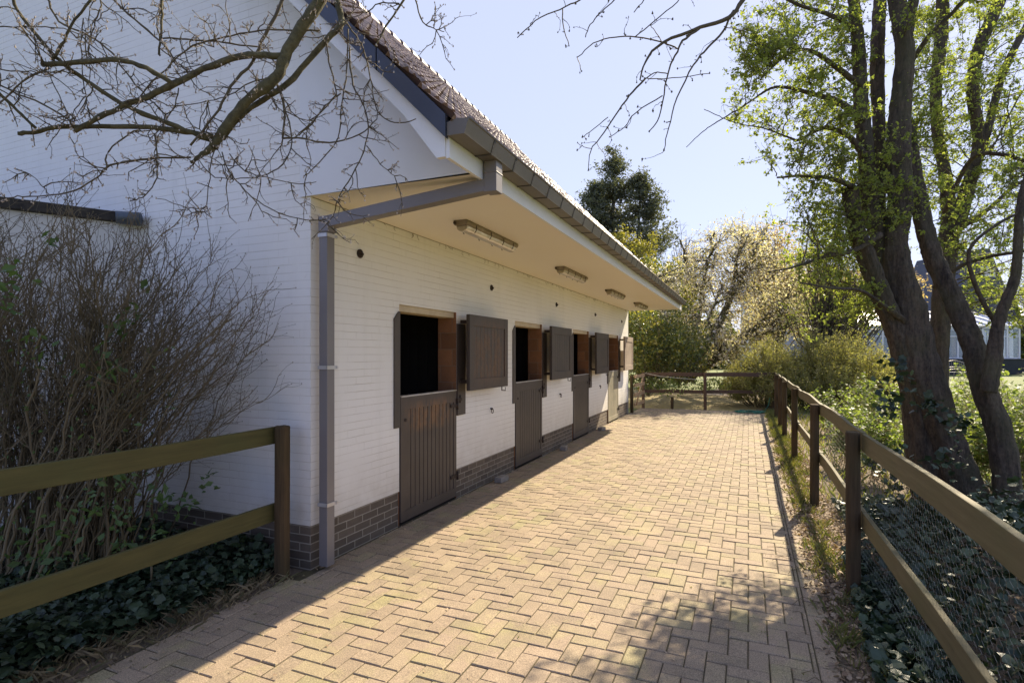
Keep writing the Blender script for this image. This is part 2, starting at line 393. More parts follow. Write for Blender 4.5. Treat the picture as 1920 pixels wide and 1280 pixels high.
def paving():
    U = .105; gap = .0030; g = G(); V = []; F = []
    bev = .0045
    def brick(x0, x1, y0, y1):
        z = rnd.gauss(0, .0016); tx = rnd.gauss(0, .008); ty = rnd.gauss(0, .008)
        x0 += gap + rnd.uniform(-.001, .001); x1 -= gap + rnd.uniform(-.001, .001); y0 += gap + rnd.uniform(-.001, .001); y1 -= gap + rnd.uniform(-.001, .001)
        if x1 - x0 < .008 or y1 - y0 < .02: return
        cx, cy = (x0 + x1) / 2, (y0 + y1) / 2; b0 = len(V)
        for (dx, dz) in ((0, -.02), (0, -.0045), (bev, 0)):
            for (x, y) in ((x0 + dx, y0 + dx), (x1 - dx, y0 + dx), (x1 - dx, y1 - dx), (x0 + dx, y1 - dx)):
                V.append((x, y, z + dz + (x - cx) * tx + (y - cy) * ty))
        for r in (0, 4):
            for i in range(4):
                j = (i + 1) % 4; F.append((b0 + r + i, b0 + r + j, b0 + r + 4 + j, b0 + r + 4 + i))
        F.append((b0 + 8, b0 + 9, b0 + 10, b0 + 11))
    ox, oy = 1.609 - 15 * U, -.242 + 0 * U
    X0, X1 = .07, 3.42
    for r in range(-75, 138):
        for k in range(-4, 36):
            m = (k + r) % 4
            y0 = oy + r * U
            if y0 > 14.0 or y0 < -7.6: continue
            xa = ox + k * U
            if m == 0: a = (xa, xa + 2 * U, y0, y0 + U)
            elif m == 2: a = (xa, xa + U, y0, y0 + 2 * U)
            else: continue
            lx = X0 if y0 < .0 else .012
            x0, x1 = max(a[0], lx), min(a[1], X1)
            if x1 - x0 < .012: continue
            brick(x0, x1, a[2], min(a[3], 14.06))
    y = -7.6
    while y < 14.0:                      # edging courses laid lengthwise
        brick(3.42, 3.525, y, y + .21)
        if y < -.22: brick(-.04, .07, y, y + .21)
        y += .212
    g.add(V, F)
    g.obj('paving', M['paver'], kind='structure')
paving()

# ------------------------------------------------------------------ the stable building
bld = thing('stable_building', 'long low white painted brick stable with four half doors and a brown tiled roof', 'stable', (0, 0, 0))
OP = [(1.17 + 2.865 * k, 2.30 + 2.865 * k) for k in range(4)]
YE = 12.2
PZ = .335
TOPL = 4.20
def long_wall():
    g = G()
    ys = [0] + [y for o in OP for y in o] + [YE]
    zs = [PZ, 1.24, 2.13, 2.90]
    for i in range(len(ys) - 1):
        for j in range(3):
            opening = (i % 2 == 1) and j < 2
            if opening: continue
            g.add([(0, ys[i], zs[j]), (0, ys[i + 1], zs[j]), (0, ys[i + 1], zs[j + 1]), (0, ys[i], zs[j + 1])], [(0, 1, 2, 3)])
    # underside lip of the white part
    for i in range(0, len(ys) - 1, 2):
        g.add([(0, ys[i], PZ), (-.03, ys[i], PZ), (-.03, ys[i + 1], PZ), (0, ys[i + 1], PZ)], [(0, 1, 2, 3)])
    for (a, b) in OP:
        g.add([(0, b, 0), (-.24, b, 0), (-.24, b, 2.13), (0, b, 2.13)], [(0, 1, 2, 3)], 1)
        g.add([(0, a, 0), (-.24, a, 0), (-.24, a, 2.13), (0, a, 2.13)], [(0, 1, 2, 3)], 1)
        g.add([(0, a, 2.13), (-.24, a, 2.13), (-.24, b, 2.13), (0, b, 2.13)], [(0, 1, 2, 3)], 0)
    # gable walls (front y=0, far y=YE), back wall
    xr, zr = -3.5, TOPL + 3.5
    g.add([(-8.2, 0, PZ), (0, 0, PZ), (0, 0, TOPL), (xr, 0, zr), (-8.2, 0, 3.0)], [(0, 1, 2, 3, 4)])
    g.add([(-8.2, 0, PZ), (0, 0, PZ), (0, .03, PZ), (-8.2, .03, PZ)], [(0, 1, 2, 3)])
    g.add([(-8.2, YE, 0), (0, YE, 0), (0, YE, TOPL), (xr, YE, zr), (-8.2, YE, 3.0)], [(0, 1, 2, 3, 4)])
    g.add([(-8.2, 0, 0), (-8.2, YE, 0), (-8.2, YE, 3.), (-8.2, 0, 3.)], [(0, 1, 2, 3)])
    g.obj('wall', [M['white_wall'], M['reveal']], bld)
    ys2 = ys
    for i in range(0, len(ys2) - 1, 2):
        p = G(); p.box(-.24, -.014, ys2[i] + (.014 if i == 0 else 0), ys2[i + 1], -.05, PZ + .002); p.obj('plinth', M['plinth'], bld)
    p = G(); p.box(-8.2, -.2401, .014, .20, -.05, PZ + .002)
    p.obj('plinth', M['plinth'], bld)
long_wall()

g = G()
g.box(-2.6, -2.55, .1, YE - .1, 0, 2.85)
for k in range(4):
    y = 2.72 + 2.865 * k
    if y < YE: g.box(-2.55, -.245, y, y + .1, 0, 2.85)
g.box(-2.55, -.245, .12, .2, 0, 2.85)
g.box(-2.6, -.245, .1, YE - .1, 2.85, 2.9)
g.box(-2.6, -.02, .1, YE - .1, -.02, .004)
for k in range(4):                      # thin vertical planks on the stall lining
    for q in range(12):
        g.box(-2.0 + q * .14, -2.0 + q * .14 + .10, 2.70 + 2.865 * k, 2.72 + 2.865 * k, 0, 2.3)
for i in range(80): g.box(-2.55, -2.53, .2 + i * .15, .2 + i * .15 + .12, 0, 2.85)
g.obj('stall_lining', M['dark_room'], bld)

# soffit, gable panel, fascia
SZ = 2.857
g = G(); g.box(.001, 1.40, -.003, YE, SZ, SZ + .03); g.obj('soffit', M['soffit'], bld)
g = G(); g.prism([(-.09, SZ - .0), (1.395, SZ), (1.395, TOPL + .04 - 1.395), (-.09, TOPL + .04 + .09)], 1, -.016, -.004)
g.obj('gable_panel', M['white_board'], bld)
g = G(); g.prism([(.001, SZ + .03), (1.395, SZ + .03), (1.395, TOPL - 1.33), (.001, TOPL + .0)], 1, YE - .03, YE - .001)
g.obj('far_gable_panel', M['white_board'], bld)
g = G(); g.box(1.401, 1.425, -.375, YE + .02, 2.832, 2.972)
g.obj('fascia', M['white_board'], bld)
# barge board and dark verge tiles on the gable edge
g = G(); g.prism([(1.40, 2.84), (1.34, 2.84), (1.1, 3.145), (-3.5, 7.78), (-3.5, 7.86), (1.40, 2.96)], 1, -.385, -.35)
g.obj('barge_board', M['white_board'], bld)
g = G()
x = 1.43
while x > -3.5:
    x2 = max(x - .50, -3.5)
    g.prism([(x - .004, 4.365 - x), (x - .004, 4.505 - x), (x2 + .004, 4.505 - x2), (x2 + .004, 4.365 - x2)], 1, -.43, -.392)
    x = x2
g.obj('verge_tile', M['dark_slate'], bld, bevel=.004)
g = G(); g.prism([(1.42, 2.98), (-3.5, 7.90), (-8.5, 2.9), (-8.5, 2.95), (-3.5, 7.98), (1.42, 3.06)], 1, -.39, YE + .1)
g.obj('roof_deck', M['dark_slate'], bld)

def roof():
    g = G()
    per = .105; ny = 8; y0, y1 = -.425, YE + .12
    Y = np.arange(y0, y1, per / ny); ph = ((Y - y0) / per) % 1
    prof = .019 * (np.abs(np.cos(ph * math.pi)) * 2 - 1)
    nc = 21; L = 4.955 * math.sqrt(2) / nc
    nrm = np.array([1, 0, 1]) / math.sqrt(2); down = np.array([1, 0, -1]) / math.sqrt(2)
    top = np.array([-3.5, 0, 7.985])
    rows = []
    for c in range(nc):
        jit = .0025 * np.repeat(nr.normal(size=len(Y) // ny + 1), ny)[:len(Y)]
        for (a, h) in ((0.02, .004), (.5, .016), (.93, .036), (1.0, .032), (1.0, -.008)):
            s = (c + a) * L
            lift = 0
            P = top + down * s
            pts = P[None, :] + nrm[None, :] * (prof * (1 if h > 0 else .7) + h + jit)[:, None]
            pts[:, 1] = Y
            rows.append(pts)
    V = np.stack(rows); nrow, ncol = V.shape[:2]
    i = np.arange(nrow - 1)[:, None] * ncol; j = np.arange(ncol - 1)[None, :]
    F = np.stack([i + j, i + j + 1, i + ncol + j + 1, i + ncol + j], -1).reshape(-1, 4)
    g.add(V.reshape(-1, 3), F, 0, False)
    g.add([(-3.5, y0, 7.97), (-3.5, y1, 7.97), (-8.6, y1, 2.97), (-8.6, y0, 2.97)], [(0, 1, 2, 3)])
    r = g.obj('roof', M['tile'], bld)
    c = G(); y = -.44
    while y < YE + .1:
        c.tube([(-3.5, y, 7.955), (-3.5, y + .04, 7.955), (-3.5, y + .36, 7.945)], [.125, .122, .10], 12)
        y += .35
    c.obj('ridge_tile', M['tile'], r)
roof()

def gutter():
    g = G()
    prof = [(1.428, 2.952), (1.545, 2.948), (1.572, 3.034), (1.566, 3.040), (1.560, 3.034), (1.536, 2.958), (1.434, 2.962), (1.434, 3.03), (1.428, 3.03)]
    g.prism(prof, 1, -.40, 11.95)
    ends = [(1.428, 2.952), (1.545, 2.948), (1.572, 3.034), (1.50, 3.045), (1.428, 3.03)]
    g.prism(ends, 1, -.412, -.40); g.prism(ends, 1, 11.95, 11.962)
    y = -.05
    sp = [(1.4275, 2.948), (1.548, 2.944), (1.576, 3.034), (1.570, 3.043), (1.563, 3.036), (1.54, 2.955), (1.43, 2.958)]
    while y < 11.9:
        g.prism(sp, 1, y, y + .02, 1); y += .36
    g.tube([(1.570, -.40, 3.04), (1.570, 11.95, 3.04)], .009, 6)
    return g.obj('gutter', [M['zinc'], M['joint']], bld)
gutter()

def pipe():
    g = G()
    g.box(.055, .133, .030, .113, .03, 2.60)
    a = np.array([.055, .07, 2.655]); b = np.array([1.47, .12, 2.80]); h = .044
    g.add([(a[0], a[1] - h, a[2] - h), (a[0], a[1] + h, a[2] - h), (a[0], a[1] + h, a[2] + h), (a[0], a[1] - h, a[2] + h),
           (b[0], b[1] - h, b[2] - h), (b[0], b[1] + h, b[2] - h), (b[0], b[1] + h, b[2] + h), (b[0], b[1] - h, b[2] + h)],
          [(0, 1, 2, 3), (7, 6, 5, 4), (0, 4, 5, 1), (1, 5, 6, 2), (2, 6, 7, 3), (3, 7, 4, 0)])
    g.box(.052, .145, .024, .119, 2.585, 2.705)             # lower elbow sleeve
    g.box(1.44, 1.53, .07, .17, 2.745, 2.95)                # outlet drop
    g.box(1.436, 1.534, .066, .174, 2.87, 2.876)
    o = g.obj('downpipe', M['pipe'], bld, bevel=.004)
    for z in (2.545, 1.535, .487):
        c = G(); c.box(.048, .140, .022, .0275, z, z + .028); c.box(.1355, .1405, .022, .135, z, z + .028); c.box(.0, .142, .1175, .135, z + .004, z + .024)
        c.box(.1405, .150, .118, .134, z + .004, z + .024)
        c.obj('pipe_clamp', M['clamp'], o)
pipe()

def doors():
    for k, (a, b) in enumerate(OP):
        mt = [M['door_a'], M['door_b'], M['door_b'], M['door_c']][k]
        g = G(); zt = 1.235
        g.box(-.045, -.012, a + .012, b - .012, .03, zt)
        g.box(-.0115, .010, a + .012, b - .012, zt - .125, zt); g.box(-.0115, .010, a + .012, b - .012, .03, .13)
        g.box(-.0112, .0098, a + .012, a + .115, .1301, zt - .1251); g.box(-.0112, .0098, b - .075, b - .012, .1301, zt - .1251)
        w = (b - .075 - a - .115) / 12
        for i in range(12): g.box(-.011, .004, a + .115 + i * w + .005, a + .115 + (i + 1) * w - .005, .1302, zt - .1252)
        lab = ['grey plank half door with an orange scuff near its top, nearest to the camera', 'grey plank half door of the second stall', 'grey plank half door of the third stall', 'pale greenish weathered half door, farthest one'][k]
        d = g.obj('half_door', mt, bld, bevel=.0025, label=lab)
        s = G(); s.box(-.05, .016, a + .015, b - .015, zt, zt + .012); s.obj('door_top_strip', M['clamp'], d)
        h = G()
        for z in (1.05, .25):
            h = G(); h.box(.0101, .018, b - .15, b - .012, z, z + .035); h.tube([(.02, b - .005, z - .03), (.02, b - .005, z + .065)], .012, 8); h.obj('hinge', M['iron'], d)
        h = G(); h.box(.0105, .03, b - .02, b + .085, 1.115, 1.15); h.tube([(.02, b + .05, 1.09), (.02, b + .05, 1.18)], .012, 8); h.obj('latch', M['iron'], d)
        h = G(); h.tube([(.011, a + .09, 1.01), (.018, a + .09, 1.01)], .016, 10); h.obj('bolt', M['iron'], d)
        # steel jamb plates with chamfered tops
        j = G(); j.prism([(a - .095, .95), (a - .001, .95), (a - .001, 2.06), (a - .02, 2.06), (a - .095, 1.985)], 0, .001, .014)
        j.obj('door_jamb', M['door_b'], bld); j = G()
        j.prism([(b + .001, .95), (b + .19, .95), (b + .19, 2.0), (b + .001, 2.0)], 0, .001, .02)  # jamb plate, widened so its dark colour also stands for the shutter's shadow
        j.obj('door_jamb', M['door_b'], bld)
        l = G(); l.box(-.2, -.03, a, b, 2.065, 2.129); l.obj('lintel', M['lintel'], bld, bevel=.004)
        # upper shutter folded back, standing off the wall
        ang = 0; y0, y1 = b - .01, b + 1.075; x = .135; xf = x + .045
        z0, z1 = 1.235, 2.105
        s = G(); s.box(x, x + .03, y0, y1, z0, z1)
        s.box(x + .0301, xf, y0, y0 + .10, z0, z1); s.box(x + .0301, xf, y1 - .10, y1, z0, z1)
        s.box(x + .0301, xf - .0005, y0 + .1, y1 - .1, z0, z0 + .13); s.box(x + .0301, xf - .0005, y0 + .1, y1 - .1, z1 - .13, z1)
        lab = ['grey framed shutter with brown scraped panel, open beside the nearest door', 'grey framed shutter open beside the second door', 'grey framed shutter open beside the third door', 'sunlit bare wood shutter at the far end'][k]
        so = s.obj('shutter', [M['grey_paint'], M['door_b'], M['door_b'], M['shut_c']][k], bld, bevel=.003, label=lab)
        q = G()
        for z in (z0 + .08, z1 - .1):
            q = G(); q.box(.021, x - .001, b + .06, b + .12, z, z + .04); q.obj('hinge', M['iron'], so)
        q = G(); q.tube([(x + .01, y1 - .12, z0 - .0), (x + .01, y1 - .12, z0 - .05), (x + .06, y1 - .12, z0 - .05), (x + .06, y1 - .12, z0 - .01)], .008, 6)
        q.obj('hook', M['iron'], so)
        q = G()
        for i in range(9):
            w9 = (y1 - y0 - .2) / 9; q.box(x + .0302, x + .034, y0 + .1 + i * w9 + .002, y0 + .1 + (i + 1) * w9 - .002, z0 + .131, z1 - .131)
        q.obj('panel', [M['shut_panel'], M['door_b'], M['door_b'], M['shut_c']][k], so)
    for k in range(5):
        y = .58 + 2.66 * k if k < 4 else 11.3
        v = G(); v.tube([(.001, y, 2.515), (.012, y, 2.515), (.012, y, 2.515)], [.038, .038, .02], 16); v.tube([(.0, y + .01, 2.515), (.03, y + .01, 2.51)], .012, 8)
        v.obj('wall_vent', M['iron'], bld)
    for k in range(3):
        y = 3.22 + 2.865 * k
        t = G(); t.tube([(.0, y, .945), (.03, y, .945)], .012, 8)
        an = np.linspace(0, 2 * math.pi, 15)
        t.tube(np.stack([.028 + 0 * an, y + .028 * np.sin(an), .915 + .028 * np.cos(an)], 1), .005, 6)
        t.obj('tether_ring', M['iron'], bld)
    # thin crack and cobweb bits where wall meets soffit
    c = G()
    c.box(.0005, .004, .02, YE, SZ - .004, SZ - .0005)
    for i in range(60):
        y = rnd.uniform(.1, 12); L = rnd.uniform(.01, .035)
        c.tube([(.004, y, SZ - .003), (.006, y + rnd.gauss(0, .02), SZ - L), (.005, y + rnd.gauss(0, .03), SZ - L * 1.6)], .0022, 3)
    c.obj('soffit_joint', M['lamp_base'], bld)
doors()

def lamps():
    base = None
    labs = ['dirty tube lamp under the eave, the nearest of the four', 'dirty tube lamp under the eave, second from the camera', 'dirty tube lamp under the eave, third from the camera', 'small far tube lamp at the far end of the soffit']
    ys = [1.70, 4.56, 7.46, 10.25]
    o = thing('ceiling_lamp', labs[0], 'lamp', (.70, ys[0], SZ), 'tube lamps along the soffit')
    L = np.array([.70, ys[0], SZ]); hl = .60
    g = G(); g.prism([(-.065, 0), (-.075, -.025), (-.06, -.045), (.06, -.045), (.075, -.025), (.065, 0)], 1, -hl, hl)
    g.v = [v + L for v in g.v]; bo = g.obj('lamp_housing', M['lamp_base'], o, bevel=.004)
    g = G(); an = np.linspace(0, math.pi, 11)
    pr = [(-.058, -.0455)] + [(-.056 * math.cos(t), -.055 - .042 * math.sin(t)) for t in an] + [(.058, -.0455)]
    g.prism(pr, 1, -hl + .03, hl - .03); g.v = [v + L for v in g.v]; g.obj('lamp_cover', M['lamp_cover'], o, bevel=.006)
    for y in (-.42, -.1, .2, .45):
        for sx in (-1, 1):
            g = G(); g.tube([(sx * .074, y, -.02), (sx * .074, y, -.06), (sx * .055, y, -.09)], .004, 5)
            g.v = [v + L for v in g.v]; g.obj('clip', M['iron'], o)
    g = G(); g.tube([(-.05, -hl - .02, -.025), (-.05, -hl, -.025)], .012, 8)
    g.v = [v + L for v in g.v]; g.obj('cable_gland', M['iron'], o)
    kids = list(o.children)
    for i in range(1, 4):
        c = o.copy(); COL.objects.link(c); c.location = (.70, ys[i], SZ); c['label'] = labs[i]
        for ch in kids:
            d = ch.copy(); COL.objects.link(d); d.parent = c
lamps()

# loose blocks lying at the wall foot
for i, (x, y, lab) in enumerate([(.135, 3.27, 'grey concrete block on the paving at the wall between the first two doors'), (.15, 5.86, 'small block at the wall foot between second and third door'), (.15, 8.55, 'small pale block at the wall foot between the last two doors')]):
    g = G(); g.box(x - .05, x + .05, y - .10, y + .10, .002, .07)
    o = g.obj('stone_block', M['stone'], off=(x, y, 0), bevel=.006, label=lab, cat='block', group='loose blocks at the wall foot'); o.rotation_euler.z = (-.1, .15, -.2)[i]

# outbuilding on the left
ob = thing('flat_roof_outbuilding', 'low white outbuilding with black felt roof edge, left of the gable', 'outbuilding', (-2.2, -.4, 0))
A = np.array([-1.95, -.002]); D = np.array([-.46, -.83]); D = D / np.linalg.norm(D); W = np.array([-D[1], D[0]]) * -1
B = A + D * 3.2
if W[0] > 0: W = -W
poly = [A, B, B + W * 3.5, A + W * 3.5 * .2 + np.array([-3.5, 0])]
poly[3] = np.array([-5.6, -.002])
g = G(); g.prism([tuple(p) for p in poly], 2, -.03, 2.81); g.obj('wall', plain('outbuilding_paint', (.70, .69, .64), (.64, .62, .56), 1.1, .7, bstr=.25, bscale=25), ob)
E2 = -W * .045
poly2 = [A + E2, B + E2, B + W * 3.6, np.array([-5.7, -.004])]
g = G(); g.prism([tuple(p) for p in poly2], 2, 2.812, 2.90); g.obj('roof_edge', M['felt'], ob, bevel=.008)
g = G(); e = A + E2 * 1.1 + D * .10
g.tube([tuple(A + E2 * 1.3 + D * .20) + (2.845,), tuple(A + E2 * 1.5 + D * .03) + (2.85,), tuple(A + E2 * 1.6 + D * .012) + (2.85,)], [.055, .062, .058], 10)
g.obj('lead_flashing', M['lead'], ob)

# ------------------------------------------------------------------ fences
def rail(g, p, q, z0, z1, th=.03, wav=.006, n=8, mi=0):
    p = np.array(p, float); q = np.array(q, float); d = (q - p) / np.linalg.norm(q - p); nn = np.array([-d[1], d[0]]) * th / 2
    ts = np.linspace(0, 1, n + 1); V = []
    for t in ts:
        c = p + (q - p) * t; w = wav * math.sin(t * 7 + p[1] * 3) + rnd.gauss(0, wav * .3)
        for (s, z) in ((-1, z0), (1, z0), (1, z1), (-1, z1)): V.append((c[0] + s * nn[0], c[1] + s * nn[1], z + w))
    F = []
    for i in range(n):
        for j in range(4): F.append((4 * i + j, 4 * i + (j + 1) % 4, 4 * i + 4 + (j + 1) % 4, 4 * i + 4 + j))
    F += [(3, 2, 1, 0), (4 * n, 4 * n + 1, 4 * n + 2, 4 * n + 3)]
    g.add(V, F, mi)

def postm(x, y, h, w=.046, name='post', par=None, mat=None):
    g = G(); an = np.arange(12) * math.pi / 6
    sq = 1 / np.maximum(np.abs(np.cos(an)), np.abs(np.sin(an))); rr = w * (.65 + .35 * sq)
    V = []
    lx, ly = rnd.gauss(0, .006), rnd.gauss(0, .006)
    for z, s in ((-.05, 1), (h * .5, 1.0), (h - .01, 1.0), (h, .93)):
        for a, r in zip(an, rr): V.append((x + lx * z + r * s * math.cos(a), y + ly * z + r * s * math.sin(a), z + rnd.gauss(0, .002)))
    F = [(12 * i + j, 12 * i + (j + 1) % 12, 12 * i + 12 + (j + 1) % 12, 12 * i + 12 + j) for i in range(3) for j in range(12)]
    F.append(tuple(36 + j for j in range(12)))
    g.add(V, F); return g.obj(name, mat or M['post'], par)

fr = thing('rail_fence', 'brown post and rail fence running along the right edge of the paving', 'fence', (3.8, 5, 0))
PY = [-1.9, 1.17, 3.64, 6.5, 9.1, 10.75, 12.7, 14.95]
for y in PY: postm(3.752, y, 1.10 + rnd.uniform(-.01, .015), par=fr)
for i in range(len(PY) - 1):
    a, b = PY[i], PY[i + 1]
    if i == 0: a = -3.0
    g = G(); rail(g, (3.817, a + .0015), (3.816, b - .0015), .995, 1.115, wav=.010); g.obj('rail', M['fence'], fr, bevel=.004)
    g = G(); rail(g, (3.817, a + .0015), (3.816, b - .0015), .455, .572, wav=.008); g.obj('rail', M['fence'], fr, bevel=.004)

fb = thing('back_fence', 'dark reddish post and rail fence closing the far end of the paving', 'fence', (1.9, 14.3, 0))
BP = [(.12, 13.9), (1.89, 14.3), (3.70, 14.98)]
for p in BP[:2]: postm(p[0], p[1], 1.10, par=fb, mat=M['back_fence'])
postm(.95, 14.12, .35, par=fb)
for (p, q) in zip(BP[:-1], BP[1:]):
    for z0, z1 in ((.98, 1.10), (.47, .57)):
        g = G(); rail(g, (p[0], p[1] + .07), (q[0], q[1] + .07), z0, z1, wav=.004); g.obj('rail', M['back_fence'], fb, bevel=.003)

gt = thing('wooden_gate', 'narrow four bar wooden gate between the stable corner and the back fence', 'gate', (.08, 13.1, 0))
postm(.06, 12.42, 1.05, par=gt); 
for z in (.97, .72, .46, .18):
    g = G(); rail(g, (.12, 12.47), (.17, 13.82), z, z + .09, wav=.003); g.obj('rail', M['gatewood'], gt, bevel=.003)
g = G(); g.tube([(.15, 12.6, .22), (.17, 13.6, 1.0)], .025, 5); g.obj('brace', M['gatewood'], gt)

fl = thing('rail_fence', 'mossy olive two rail fence beside the ivy bed on the left', 'fence', (-.1, -2, 0))
postm(-.085, -.20, 1.12, w=.052, par=fl); postm(-.085, -3.0, 1.12, par=fl)
for z0, z1 in ((.985, 1.11), (.415, .545)):
    g = G(); rail(g, (-.155, -4.2), (-.155, -.10), z0, z1, wav=.004); g.obj('rail', M['leftrail'], fl, bevel=.004)

def wire_mesh():
    g = G(); V = []; F = []
    hx = .026; nyc = int(6.2 / (2 * hx)); nz = int(.98 / (hx * 1.5))
    def seg(p, q):
        p = np.array(p); q = np.array(q); d = (q - p) / (np.linalg.norm(q - p) + 1e-9); a = np.cross(d, (1., 0, 0)) * .00045; b = np.array([.00045, 0, 0]); o = len(V)
        for c in (p, q):
            V.append(c + a); V.append(c - a * .5 + b); V.append(c - a * .5 - b)
        F.extend([(o, o + 1, o + 4, o + 3), (o + 1, o + 2, o + 5, o + 4), (o + 2, o, o + 3, o + 5)])
    def sx(y, z): return 3.86 + .012 * math.sin(y * 2.1) + .01 * math.sin(z * 5 + y)
    for j in range(nz):
        z = .02 + j * hx * 1.5
        for i in range(nyc):
            y = -2.3 + (2 * i + (j % 2)) * hx
            a = (sx(y, z), y, z); b = (sx(y + hx, z + hx * .5), y + hx, z + hx * .5); c = (sx(y + 2 * hx, z), y + 2 * hx, z); d = (b[0], b[1], b[2] + hx)
            seg(a, b); seg(b, c); seg(b, d)
    g.add(V, F)
    g.obj('wire_mesh', M['wire'], fr)
wire_mesh()

g = G(); P = []
for i in range(160):
    t = i / 159 * 2 * math.pi * 5.3; r = .30 + .05 * math.sin(i * .37) + .02 * math.sin(i * 1.3)
    P.append((3.12 + r * 1.15 * math.cos(t), 13.75 + r * .8 * math.sin(t), .015 + .004 * (i % 9)))
P += [(3.5, 13.9, .03), (3.62, 14.3, .2), (3.66, 14.6, .4)]
g.tube(P, .011, 6); g.obj('garden_hose', M['hose'], off=(3.1, 13.7, 0), label='coiled green garden hose lying in the far right corner of the paving', cat='hose')
g = G(); g.tube([(.15, 13.9, 1.08), (.6, 13.98, .98), (1.15, 14.08, .93), (1.85, 14.22, .88)], .008, 5)
g.obj('rope', M['rope'], off=(.9, 14, 0), label='pale rope slung along the back fence from the gate post', cat='rope')

# ------------------------------------------------------------------ plant tools
def leaves(g, P, size, shape='leaf', up=.3, mi=0, jit=.35):
    P = np.asarray(P, float); n = len(P)
    if n == 0: return
    nn = nr.normal(size=(n, 3)); nn[:, 2] = np.abs(nn[:, 2]) + up; nn /= np.linalg.norm(nn, axis=1)[:, None]
    t = np.cross(nn, nr.normal(size=(n, 3))); t /= np.linalg.norm(t, axis=1)[:, None] + 1e-9
    b = np.cross(nn, t)
    s = size * (1 + jit * nr.normal(size=n)).clip(.4, 1.8)
    if shape == 'leaf': T = [(-.5, 0, 0), (-.1, .28, .08), (.5, 0, 0), (-.1, -.28, .08)]
    elif shape == 'round': T = [(-.5, 0, 0), (-.3, .36, .06), (.2, .38, .06), (.5, 0, -.05), (.2, -.38, .06), (-.3, -.36, .06)]
    elif shape == 'ivy': T = [(-.36, 0, 0), (-.48, .24, .05), (-.22, .38, .06), (.06, .50, .02), (.20, .26, .08), (.52, 0, -.06), (.20, -.26, .08), (.06, -.50, .02), (-.22, -.38, .06), (-.48, -.24, .05)]
    elif shape == 'tri': T = [(-.5, 0, 0), (.5, .3, 0), (.4, -.35, .1)]
    elif shape == 'blade': T = [(0, .04, 0), (0, -.04, 0), (1, 0, 0)]
    T = np.array(T); k = len(T)
    V = P[:, None, :] + s[:, None, None] * (T[None, :, 0:1] * t[:, None, :] + T[None, :, 1:2] * b[:, None, :] + T[None, :, 2:3] * nn[:, None, :])
    F = np.arange(n * k).reshape(n, k)
    g.add(V.reshape(-1, 3), F, mi)

def blades(g, P, h, lean=.5, w=.004, mi=0):
    P = np.asarray(P, float); n = len(P)
    a = nr.uniform(0, 2 * math.pi, n); hh = h * nr.uniform(.4, 1.2, n); ln = nr.uniform(0, lean, n) * hh
    d = np.stack([np.cos(a), np.sin(a), 0 * a], 1); s = np.stack([-np.sin(a), np.cos(a), 0 * a], 1) * w
    m = P + d * (ln * .35)[:, None] + np.array([0, 0, 1]) * (hh * .6)[:, None]
    tp = P + d * ln[:, None] + np.array([0, 0, 1]) * hh[:, None]
    V = np.stack([P - s, P + s, m + s * .7, tp, m - s * .7], 1)
    g.add(V.reshape(-1, 3), np.arange(n * 5).reshape(n, 5), mi)

def buds(g, P, s, mi=0):
    P = np.asarray(P, float); n = len(P)
    if n == 0: return
    O = np.array([(1, 0, 0), (0, 1, 0), (-1, 0, 0), (0, -1, 0), (0, 0, 1.9), (0, 0, -1.2)]) * .5
    d = nr.normal(size=(n, 3)) * .25
    ss = s * nr.uniform(.6, 1.4, n)
    V = P[:, None, :] + ss[:, None, None] * (O[None] + np.where(np.abs(O[None, :, 2:3]) > .4, d[:, None, :], 0))
    f = np.array([(0, 1, 4), (1, 2, 4), (2, 3, 4), (3, 0, 4), (1, 0, 5), (2, 1, 5), (3, 2, 5), (0, 3, 5)])
    F = (np.arange(n)[:, None, None] * 6 + f[None]).reshape(-1, 3)
    g.add(V.reshape(-1, 3), F, mi)

def unit(v):
    v = np.asarray(v, float); return v / (np.linalg.norm(v) + 1e-9)

def rv(s=1.): return np.array([rnd.gauss(0, s), rnd.gauss(0, s), rnd.gauss(0, s)])

def smoothline(pts, sub=3, jig=0.):
    """Catmull-Rom through points"""
    P = [np.array(p, float) for p in pts]
    P = [2 * P[0] - P[1]] + P + [2 * P[-1] - P[-2]]
    out = []
    for i in range(1, len(P) - 2):
        for k in range(sub):
            t = k / sub; a, b, c, d = P[i - 1:i + 3]
            out.append(.5 * ((2 * b) + (-a + c) * t + (2 * a - 5 * b + 4 * c - d) * t * t + (-a + 3 * b - 3 * c + d) * t ** 3) + (rv(jig) if jig else 0))
    out.append(P[-2]); return np.array(out)

def twig(g, p, d, L, r, depth, tips, nodes, up=0., wander=.22, sides=3, kids=(2, 4), ratio=.5, seg=.035, spur=.5):
    """crooked twig with side twigs; nodes/tips collect places for buds and leaves"""
    n = max(3, int(L / seg)); P = [np.array(p, float)]; d = unit(d); st = L / n
    for i in range(n):
        d = unit(d + rv(wander) + np.array([0, 0, up])); P.append(P[-1] + d * st)
    P = np.array(P); rr = np.linspace(r, max(r * .5, .0011), n + 1)
    g.tube(P, rr, sides, cap=False)
    tips.append(P[-1])
    for i in range(1, n + 1):
        if rnd.random() < spur: nodes.append(P[i] + rv(.004))
    if depth > 0:
        for _ in range(rnd.randint(*kids)):
            i = rnd.randint(max(1, n // 5), n - 1); dd = unit(P[i] - P[i - 1]) ; s = unit(np.cross(dd, rv()))
            twig(g, P[i], dd * .75 + s * .8, L * ratio * rnd.uniform(.6, 1.2), rr[i] * .7, depth - 1, tips, nodes, up, wander, 3, kids, ratio, seg, spur)

